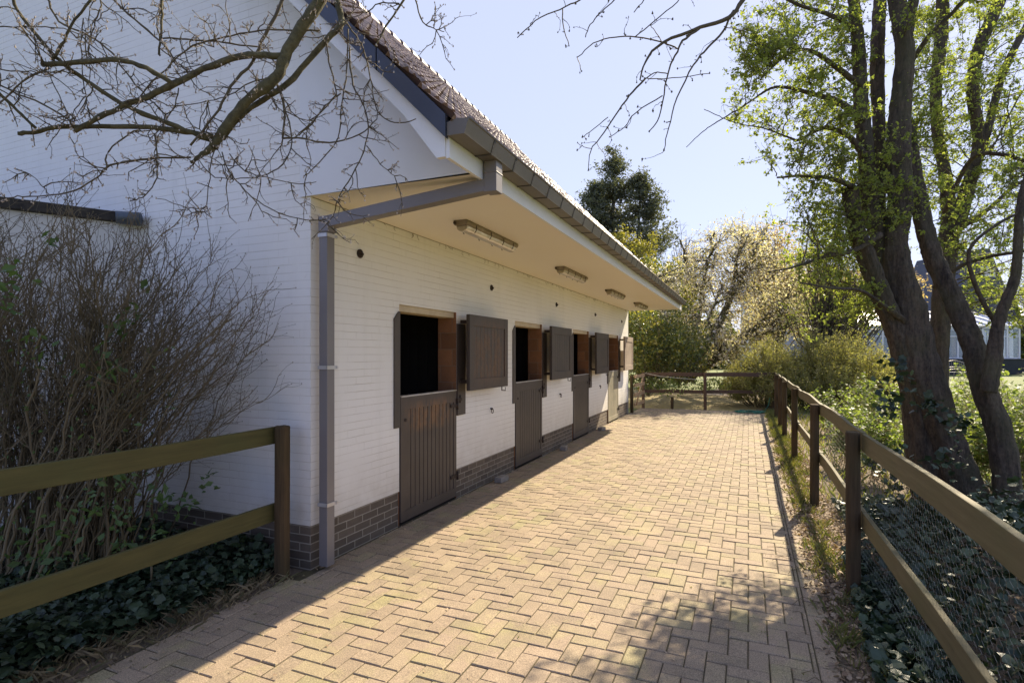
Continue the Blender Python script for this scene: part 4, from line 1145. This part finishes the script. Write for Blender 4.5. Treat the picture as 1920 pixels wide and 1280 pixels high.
# leafy weeds and shrubs behind the right fence
def weeds():
    spots = [(at(px, 664, d)[0], at(px, 664, d)[1], h, lab) for px, d, h, lab in (
        (1590, 8.2, .80, 'pale green bush just behind the middle fence posts'), (1640, 7.2, .85, 'leafy bush left of the thick trunk, closest to the fence'), (1650, 9.8, 1.15, 'taller leafy bush behind the one closest to the fence'),
        (1560, 11.5, .85, 'small pale bush in front of the feathery bushes'), (1700, 11.5, 1.2, 'bush glimpsed through the gap between the leaning trunks'), (1790, 8.6, 1.25, 'leafy bush framed between the two big trunks'),
        (1880, 7.6, 1.35, 'bright leafy bush right of the second trunk, nearest'), (1905, 9.6, 1.45, 'tall bright bush at the far right behind the nearest one'), (1850, 6.6, .85, 'low leafy bush at the foot of the second trunk'),
        (1925, 6.2, 1.0, 'brambly bush at the lower right edge'), (1610, 13.5, 1.0, 'pale bush on the lawn edge, farthest left'), (1830, 12.5, 1.2, 'bush on the lawn behind the second trunk'))]
    for k, (x, y, h, lab) in enumerate(spots):
        t = thing('leafy_bush', lab, 'bush', (x, y, 0), 'leafy bushes behind the right fence')
        g, lf = G(), G(); LP = []
        for _ in range(24):
            a = rnd.uniform(0, 6.3); o = rnd.uniform(0, .5) * h; tips, nodes = [], []
            p = np.array([x + rnd.gauss(0, .14), y + rnd.gauss(0, .14), 0]); q = np.array([x + o * math.cos(a), y + o * math.sin(a), h * rnd.uniform(.55, 1.05)])
            P = smoothline([p, (p + q) / 2 + rv(.04), q], 5, .01); g.tube(P, np.linspace(.006, .002, len(P)), 4, cap=False)
            for i in range(4, len(P)):
                for _k in range(2):
                    twig(g, P[i], rv() + np.array([0, 0, .6]), rnd.uniform(.08, .22), .0024, 0, tips, nodes, 0, .2, spur=.8, seg=.04)
            LP += tips + nodes
        LP = np.array(LP); Q = LP[nr.random(len(LP)) < .62]; Q = np.repeat(Q, 2, axis=0) + nr.normal(0, .02, (len(Q) * 2, 3))
        leaves(lf, Q, .042, 'round', .8)
        g.obj('stems', M['straw'], t); lf.obj('foliage', M['weed'], t)
weeds()

# ------------------------------------------------------------------ background planting
def blob_tree(name, label, cat, base, h, blobs, nclump, per, csig, lsize, mat, trunk=None, shape='leaf', group=None, twigs=0, second=None, bark='bark', upb=.3):
    t = thing(name, label, cat, tuple(base) + (0,), group)
    g = G(); b = np.array(tuple(base) + (-.1,))
    if trunk:
        top = np.array([base[0] + trunk[2], base[1], trunk[1]])
        g.tube(smoothline([b, (b + top) / 2 + rv(.1), top], 4, .02), np.linspace(trunk[0], trunk[0] * .3, 9), 9)
    C = []
    for _ in range(nclump):
        c = rnd.choices(blobs, [bb[3] * bb[4] * bb[5] for bb in blobs])[0]
        v = unit(rv()) * (rnd.random() ** .45)
        C.append(np.array([c[0] + v[0] * c[3], c[1] + v[1] * c[4], c[2] + v[2] * c[5]]))
    C = np.array(C)
    for i in range(min(twigs, len(C))):
        q = C[i]; s = np.array([base[0] + (trunk[2] if trunk else 0) * .5, base[1], min(q[2] * rnd.uniform(.15, .6), trunk[1] if trunk else .3)])
        P = smoothline([s, (s + q) / 2 + rv(.15), q], 4, .03); g.tube(P, np.linspace(.045 if trunk else .012, .006, len(P)), 4, cap=False)
        for _ in range(3): twig(g, P[-1 - rnd.randint(0, 4)], unit(q - s) + rv(.7) + np.array([0, 0, .3]), rnd.uniform(.3, .9), .008, 1, [], [], .05, .2, seg=.12)
    if g.f: g.obj('trunk' if trunk else 'stems', M[bark], t)
    n = nclump * per
    Q = np.repeat(C, per, axis=0) + nr.normal(0, csig, (n, 3))
    Q = Q[Q[:, 2] > .02]
    lf = G()
    if second:
        k = nr.random(len(Q)) < second[1]
        leaves(lf, Q[~k], lsize, shape, upb, 0); leaves(lf, Q[k], second[2], 'round', .1, 1)
        lf.obj('crown', [M[mat], M[second[0]]], t)
    else:
        leaves(lf, Q, lsize, shape, upb); lf.obj('crown', M[mat], t)
    return t

def B(px, py, d, rx, ry, rz):
    p = at(px, py, d); return (p[0], p[1], p[2], rx, ry, rz)
def base(px, d): p = at(px, 664, d); return (p[0], p[1])

# tall conifer behind the roof
def conifer():
    d = 40.; bx, by = base(1150, d)
    t = thing('conifer_tree', 'tall dark evergreen tree rising behind the roof end', 'tree', (bx, by, 0))
    g, lf = G(), G(); C = []
    for (sx, top, r) in ((0, 16.3, .34), (2.0, 14.2, .22), (-1.3, 14.0, .2)):
        lean = sx
        g.tube([(bx + sx * .3, by, -.1), (bx + sx * .8, by, 7), (bx + lean, by, top)], [r, r * .7, .04], 8)
        for i in range(85):
            z = rnd.uniform(4.5, top - .1); f = (top - z) / (top - 4.5); L = (.3 + 4.7 * f ** .85) * rnd.uniform(.55, 1.05); a = rnd.uniform(0, 6.28)
            c0 = np.array([bx + lean * min(1, z / 10), by, z]); q = c0 + np.array([math.cos(a) * L, math.sin(a) * L, L * rnd.uniform(-.05, .3)])
            P = smoothline([c0, (c0 + q) / 2 - np.array([0, 0, .1 * L]), q], 4, .03); g.tube(P, np.linspace(.05, .012, len(P)), 4, cap=False)
            for j in range(2, len(P)):
                w = .10 + .22 * (j / len(P))
                for _ in range(6): C.append(P[j] + rv(w * .9) * np.array([1.2, 1.2, .7]) + np.array([0, 0, .1]))
    C = np.array(C); Q = np.repeat(C, 7, axis=0) + nr.normal(0, .10, (len(C) * 7, 3))
    leaves(lf, Q, .15, 'leaf', .2)
    g.obj('trunk', M['bark'], t); lf.obj('crown', M['conifer'], t)
conifer()

def magnolia():
    d = 22.
    t = thing('blossom_tree', 'wide spreading tree full of cream blossom beyond the back fence', 'tree', base(1275, d) + (0,))
    g, lf = G(), G(); SP = []
    limbs = [[(1270, 715, 16), (1300, 640, 12), (1315, 560, 9), (1325, 500, 7), (1338, 440, 4)], [(1280, 715, 16), (1330, 640, 14), (1370, 560, 11), (1405, 490, 8), (1440, 420, 4)],
             [(1290, 712, 15), (1350, 665, 13), (1420, 610, 11), (1480, 560, 8), (1540, 520, 5)], [(1265, 715, 11), (1255, 640, 8), (1240, 570, 6), (1230, 520, 3)], [(1310, 700, 10), (1390, 640, 8), (1450, 620, 6), (1520, 600, 4)],
             [(1370, 560, 8), (1380, 500, 6), (1395, 440, 4)], [(1320, 560, 6), (1290, 500, 5), (1275, 450, 3)], [(1350, 660, 6), (1330, 600, 5), (1350, 550, 3)]]
    for L in limbs:
        W = [at(x, y, d + 1.2 * math.sin(x)) for x, y, w in L]; P = smoothline(W, 5, .03)
        wd = np.interp(np.linspace(0, 1, len(P)), np.linspace(0, 1, len(L)), [w / 2 * d / FPX for _, _, w in L]); g.tube(P, wd, 8)
        SP += list(P[4:])
    SP = np.array(SP); C = []; tips, nodes = [], []
    poly = [(1195, 560), (1240, 500), (1290, 470), (1330, 430), (1400, 420), (1450, 440), (1500, 480), (1520, 560), (1500, 640), (1440, 690), (1300, 700), (1210, 690), (1185, 620)]
    for _ in range(420):
        x, y = sample(poly); q = at(x, y, d + rnd.uniform(-2.2, 2.2)); a = SP[int(np.argmin(np.linalg.norm(SP - q, axis=1) + nr.uniform(0, 1, len(SP))))]
        P = smoothline([a, (a + q) / 2 + rv(.12) + np.array([0, 0, .1]), q], 4, .03); g.tube(P, np.linspace(.03, .008, len(P)), 4, cap=False)
        for i in range(2, len(P)):
            twig(g, P[i], rv() + unit(q - a), rnd.uniform(.25, .8), .007, 0, tips, nodes, .05, .2, spur=.9, seg=.12)
    A = np.array(tips + nodes); k = nr.random(len(A)) < .72; A = A[k]
    Q = np.repeat(A, 3, axis=0) + nr.normal(0, .09, (len(A) * 3, 3))
    leaves(lf, Q, .058, 'round', .1, 0)
    Q = np.repeat(A[::2], 2, axis=0) + nr.normal(0, .12, (len(A[::2]) * 2, 3)); leaves(lf, Q, .06, 'leaf', .3, 1)
    g.obj('trunk', M['bark_moss'], t); lf.obj('crown', [M['blossom'], M['broom']], t)
magnolia()

blob_tree('laurel_bush', 'dark glossy evergreen bush right behind the stable end', 'bush', base(1215, 18.5), 3, [B(1215, 655, 18.5, 1.5, 1.2, 1.3), B(1250, 640, 19, 1.3, 1.2, 1.4), B(1190, 630, 18, 1.0, 1.0, 1.5), B(1285, 660, 19.5, .8, 1, 1.0)], 1000, 16, .14, .085, 'laurel', second=('yellow', .22, .08), twigs=40, bark='shrub_stem')
blob_tree('laurel_bush', 'tall yellow green evergreen bush behind the roof end', 'bush', base(1240, 27), 5, [B(1240, 540, 27, 1.9, 1.6, 1.6), B(1215, 590, 26, 1.9, 1.5, 1.6), B(1275, 590, 27, 1.4, 1.4, 1.8), B(1230, 640, 27, 2.2, 1.5, 1.8)], 1000, 15, .16, .12, 'laurel', trunk=(.1, 3, 0), twigs=50, second=('yellow', .3, .13))
blob_tree('yellow_shrub', 'small yellow leafed treetop in front of the dark evergreen', 'tree', base(1165, 33), 7, [B(1165, 452, 33, 1.1, .9, .9), B(1210, 460, 33.5, .9, .8, .8), B(1190, 500, 33, 1.5, 1, 1.2)], 120, 22, .16, .16, 'yellow', trunk=(.12, 6.5, 0), twigs=60)
blob_tree('bare_tree', 'thin leafless treetop left of the blossom tree', 'tree', base(1300, 32), 8, [B(1290, 500, 32, 1.6, 1, 1.6), B(1280, 450, 32, .9, .8, 1.2)], 60, 1, .1, .04, 'russet', trunk=(.12, 7.0, -.5), twigs=60)
blob_tree('russet_tree', 'pinkish brown budding tree right of the blossom tree', 'tree', base(1440, 30), 8, [B(1440, 480, 30, 1.8, 1.5, 1.9), B(1490, 530, 30, 2.2, 1.5, 1.8), B(1430, 560, 30, 1.8, 1.4, 1.5)], 620, 14, .24, .13, 'russet', trunk=(.16, 5.5, .3), twigs=170)
blob_tree('russet_tree', 'broad pinkish brown tree left of the dark house roof', 'tree', base(1580, 34), 8, [B(1560, 550, 34, 3.0, 2, 1.6), B(1640, 540, 34, 2.6, 2, 1.8), B(1500, 590, 34, 2.6, 2, 1.2)], 900, 14, .28, .16, 'russet', trunk=(.16, 5.0, .3), twigs=170)
blob_tree('young_tree', 'slender young tree with bright spring leaves behind the low bush', 'tree', base(1530, 19), 5, [B(1570, 510, 19, 1.4, 1.1, 1.0), B(1600, 580, 19, 1.3, 1.1, .8), B(1520, 590, 19, 1.1, 1, .7), B(1540, 460, 19, 1.0, .9, .8)], 260, 22, .17, .06, 'young', trunk=(.07, 3.2, .5), twigs=120)
blob_tree('young_tree', 'pale green leafy tree behind the right garden hedge', 'tree', base(1965, 26), 5, [B(1930, 540, 26, 1.6, 1.5, 1.0), B(1960, 480, 26, 1.6, 1.5, 1.6)], 240, 20, .2, .08, 'young', trunk=(.09, 3.2, .5), twigs=90)
# broom-like olive bush: fine upright twigs
def broom(label, cx, cd, wpx, h, n):
    bx, by = base(cx, cd); t = thing('feathery_bush', label, 'bush', (bx, by, 0), 'feathery olive bushes beyond the fence corner')
    g, lf = G(), G(); P2 = []; wr = wpx / 2 / FPX * cd
    for _ in range(n):
        a = rnd.uniform(0, 6.28); r = rnd.random() ** .6 * wr; ti, no = [], []
        p = np.array([bx + .45 * r * math.cos(a), by + .45 * r * math.sin(a), 0.]); top = h * math.sqrt(max(.12, 1 - (r / wr) ** 2)) * rnd.uniform(.65, 1.05)
        q = np.array([bx + r * math.cos(a), by + r * math.sin(a), top]); P = smoothline([p, (p + q) / 2 + rv(.05), q], 5, .012)
        g.tube(P, np.linspace(.008, .003, len(P)), 3, cap=False)
        for i in range(3, len(P)):
            for _k in range(2): twig(g, P[i], unit(q - p) + rv(.35), rnd.uniform(.15, .4), .0035, 0, ti, no, .05, .12, spur=1., seg=.05)
        P2 += ti + no
    P2 = np.array(P2); leaves(lf, np.repeat(P2, 3, axis=0) + nr.normal(0, .03, (len(P2) * 3, 3)), .042, 'leaf', .2)
    g.obj('stems', M['shrub_stem'], t); lf.obj('foliage', M['broom'], t)
broom('feathery olive bush, left and yellower of the pair beyond the corner', 1440, 17.5, 170, 1.9, 200)
broom('wide feathery olive bush beyond the fence corner, right one of the pair', 1565, 17, 240, 2.15, 330)
blob_tree('low_shrub', 'low leafy ground shrub behind the back fence', 'shrub', base(1330, 17.5), 1, [B(1330, 722, 17.5, .7, .4, .22), B(1250, 725, 17.2, .8, .4, .25)], 130, 14, .07, .05, 'laurel', second=('weed', .4, .05), bark='shrub_stem')
blob_tree('low_shrub', 'brownish low shrub on the pale path edge', 'shrub', base(1400, 21), 1, [B(1395, 722, 21, .9, .5, .3)], 90, 14, .08, .06, 'russet', second=('weed', .3, .06), bark='shrub_stem')
# clipped hedges and distant tree belt
def belt():
    g = G(); P = []
    for _ in range(15000):
        px = rnd.uniform(1150, 2200); d = rnd.uniform(62, 75); p = at(px, 664, d)
        top = 5.5 + 2.2 * math.sin(px * .021) + 1.4 * math.sin(px * .07 + 1)
        P.append((p[0], p[1], rnd.random() ** .8 * top))
    leaves(g, P, .75, 'round', .2)
    g.obj('distant_trees', M['laurel'], kind='stuff', label='distant belt of trees beyond the houses', cat='trees')
belt()

# ------------------------------------------------------------------ houses beyond the garden
def place(o, px0, px1, d0, d1):
    a = at(px0, 664, d0); b = at(px1, 664, d1); ang = math.atan2(b[1] - a[1], b[0] - a[0])
    o.location = (a[0], a[1], 0); o.rotation_euler.z = ang; LOC[o.name] = (0, 0, 0)
    return math.hypot(b[0] - a[0], b[1] - a[1])

def conservatory():
    o = thing('conservatory', 'long white glazed conservatory on a dark base, behind the tree trunks', 'conservatory', (0, 0, 0))
    W = place(o, 1560, 1912, 45, 46)
    g = G(); g.box(0, W, 0, 5, .0, 1.28); g.obj('base_wall', M['bg_dark'], o)
    gw = thing('garden_wall', 'low dark wall running across the lawn in front of the glazed conservatory', 'wall', (0, 0, 0)); gw.location = o.location; gw.rotation_euler = o.rotation_euler
    g = G(); g.box(-6, W + 12, -.55, -.3, 0, 1.2); g.obj('wall', M['bg_dark'], gw); g = G(); g.box(-6, W + 12, -.6, -.25, 1.201, 1.26); g.obj('coping', M['bg_dark'], gw)
    g = G(); z0, z1 = 1.282, 3.75
    n = 15
    for i in range(n + 1):
        x = i * W / n; g.box(x - .07, x + .07, 0, .12, z0, z1)
    g.box(-.07, W + .07, -.02, .14, z1, z1 + .25); g.box(-.07, W + .07, .01, .11, 3.08, 3.16); g.box(-.07, W + .07, -.02, .14, z0 - .001, z0 + .08)
    g.box(W - .07, W + .07, .15, 5, z1, z1 + .2)
    for i in range(5): g.box(W - .05, W + .05, .9 + i, 1.0 + i, z0, z1)
    g.obj('frame', M['bg_white'], o)
    g = G(); g.box(.05, W - .05, .05, .07, z0 + .08, z1); g.obj('glazing', M['glass'], o)
    g = G(); g.box(.1, W - .1, 3.2, 3.3, z0, z1); g.obj('back_wall', M['bg_inside'], o)
    g = G()
    for (a, b) in ((.20, .25), (.66, .70), (.735, .755)): g.box(W * a, W * b, .5, .6, z0 + .05, 3.1)
    g.obj('curtain', M['bg_curtain'], o)
    g = G(); zr = 5.4
    g.add([(-.2, -.2, z1 + .25), (W + .2, -.2, z1 + .25), (W - 2.2, 2.6, zr), (2.2, 2.6, zr), (-.2, 5.4, z1 + .25), (W + .2, 5.4, z1 + .25)], [(0, 1, 2, 3), (3, 2, 5, 4), (1, 5, 2), (0, 3, 4)])
    r = g.obj('roof', M['bg_roof'], o)
    g = G()
    for i in range(13):
        x = .4 + i * (W - .8) / 12; xt = 2.2 + (W - 4.4) * i / 12; g.tube([(x, -.18, z1 + .30), (xt, 2.58, zr + .04)], .05, 4)
    g.obj('glazing_bar', M['bg_white'], r)
conservatory()

def house():
    o = thing('slate_roof_house', 'house with a steep dark slate roof behind the right trunks', 'house', (0, 0, 0))
    W = place(o, 1790, 1900, 54, 55)
    g = G(); g.box(0, W, 0, 7, 0, 5.2); g.obj('wall', M['bg_white'], o)
    g = G(); g.prism([(-.3, 5.2), (W * .5 - .4, 12.0), (W * .5 + .4, 12.0), (W + .3, 5.2)], 1, -.2, 7.2); g.obj('roof', M['bg_slate'], o)
    g = G(); g.box(W * .4, W * .6, -.5, -.201, 9.2, 10.2); g.obj('dormer_window', M['bg_white'], o)
    o2 = thing('white_house', 'pale rendered house with a blue grey window left of the young tree', 'house', (0, 0, 0))
    W = place(o2, 1440, 1660, 50, 50)
    g = G(); g.box(0, W, 0, 6, 0, 3.4); g.box(0, W * .38, .3, 6, 3.4, 7.2); g.obj('wall', M['bg_white'], o2)
    g = G(); g.box(W * .17, W * .30, .22, .299, 4.1, 6.4); g.obj('window', M['bg_roof'], o2); g = G(); g.box(W * .55, W * .62, -.06, -.001, 1.2, 2.6); g.obj('window', M['bg_roof'], o2)
    g = G(); g.prism([(-.3, 7.2), (W * .19, 9.6), (W * .38 + .3, 7.2)], 1, 0, 6.3); g.add([(W * .36, -.3, 3.4), (W + .3, -.3, 3.4), (W + .3, 3, 4.9), (W * .36, 3, 4.9)], [(0, 1, 2, 3)]); g.obj('roof', M['bg_slate'], o2)
house()

def bench():
    o = thing('garden_bench', 'ornate metal bench with a curved back on the lawn behind the trunks', 'bench', (0, 0, 0))
    W = place(o, 1762, 1815, 37, 37)
    g = G()
    for i in range(4): g.box(0, W, -.1 - i * .12, -.02 - i * .12, .45, .48)
    g.obj('seat', M['pipe'], o)
    g = G(); xs = np.linspace(0, W, 15); top = [.95 + .28 * math.sin(math.pi * x / W) for x in xs]
    g.tube([(x, .02, z) for x, z in zip(xs, top)], .025, 5)
    for z in (.65, .80): g.tube([(0, .02, z), (W, .02, z)], .018, 4)
    for x, z in zip(xs, top): g.tube([(x, .02, .45), (x, .02, z)], .014, 4)
    g.obj('backrest', M['pipe'], o)
    for x in (.06, W * .5, W - .06):
        for y in (-.42, 0): g = G(); g.tube([(x, y, 0), (x, y, .46)], .03, 5); g.obj('leg', M['pipe'], o)
bench()

# ------------------------------------------------------------------ camera, light, sky
cam = bpy.data.cameras.new('camera'); co = bpy.data.objects.new('camera', cam); COL.objects.link(co)
co.location = (CX, CY, CZ); co.rotation_euler = (R(90), 0, TH)
cam.sensor_width = 36; cam.lens = 36 * FPX / 1920; cam.shift_y = 24 / 1920; cam.clip_start = .05; cam.clip_end = 2000
scene.camera = co

sd = np.array([.38, 1.21, 1.0]); sd /= np.linalg.norm(sd)
el = math.asin(sd[2]); az = math.atan2(sd[0], sd[1])
sun = bpy.data.lights.new('sun', 'SUN'); so = bpy.data.objects.new('sun', sun); COL.objects.link(so)
sun.energy = 4.8; sun.angle = R(.55); sun.color = (1, .86, .65)
so.rotation_euler = (math.pi / 2 - el, 0, math.pi - az)
w = bpy.data.worlds.new('World'); scene.world = w; w.use_nodes = True
nt = w.node_tree; bg = nt.nodes['Background']; sky = nt.nodes.new('ShaderNodeTexSky'); sky.sky_type = 'NISHITA'
sky.sun_disc = False; sky.sun_elevation = el; sky.sun_rotation = az; sky.air_density = 1.0; sky.dust_density = .25; sky.ozone_density = 2.5
# pale haze towards the sun, deeper blue on the side away from it
wg = nt.nodes.new('ShaderNodeTexCoord'); dt = nt.nodes.new('ShaderNodeVectorMath'); dt.operation = 'DOT_PRODUCT'
nt.links.new(wg.outputs['Generated'], dt.inputs[0]); dt.inputs[1].default_value = tuple(sd)
mr = nt.nodes.new('ShaderNodeMapRange'); nt.links.new(dt.outputs['Value'], mr.inputs['Value'])
mr.inputs['From Min'].default_value = -.35; mr.inputs['From Max'].default_value = .62
hz = ramp(nt, mr.outputs[0], [(0., (1.12, 1.50, 3.05)), (.58, (1.28, 1.55, 2.60)), (1., (1.86, 2.02, 2.55))])
nt.links.new(mixc(nt, .86, mixc(nt, 1., sky.outputs[0], (1.12, .95, 1.02), 'MULTIPLY'), hz), bg.inputs['Color']); bg.inputs['Strength'].default_value = .15
vs = scene.view_settings; vs.view_transform = 'Standard'; vs.look = 'None'; vs.exposure = 1.27; vs.gamma = 1
scene.cycles.max_bounces = 8; scene.cycles.diffuse_bounces = 4; scene.cycles.transparent_max_bounces = 8
scene.cycles.use_denoising = True
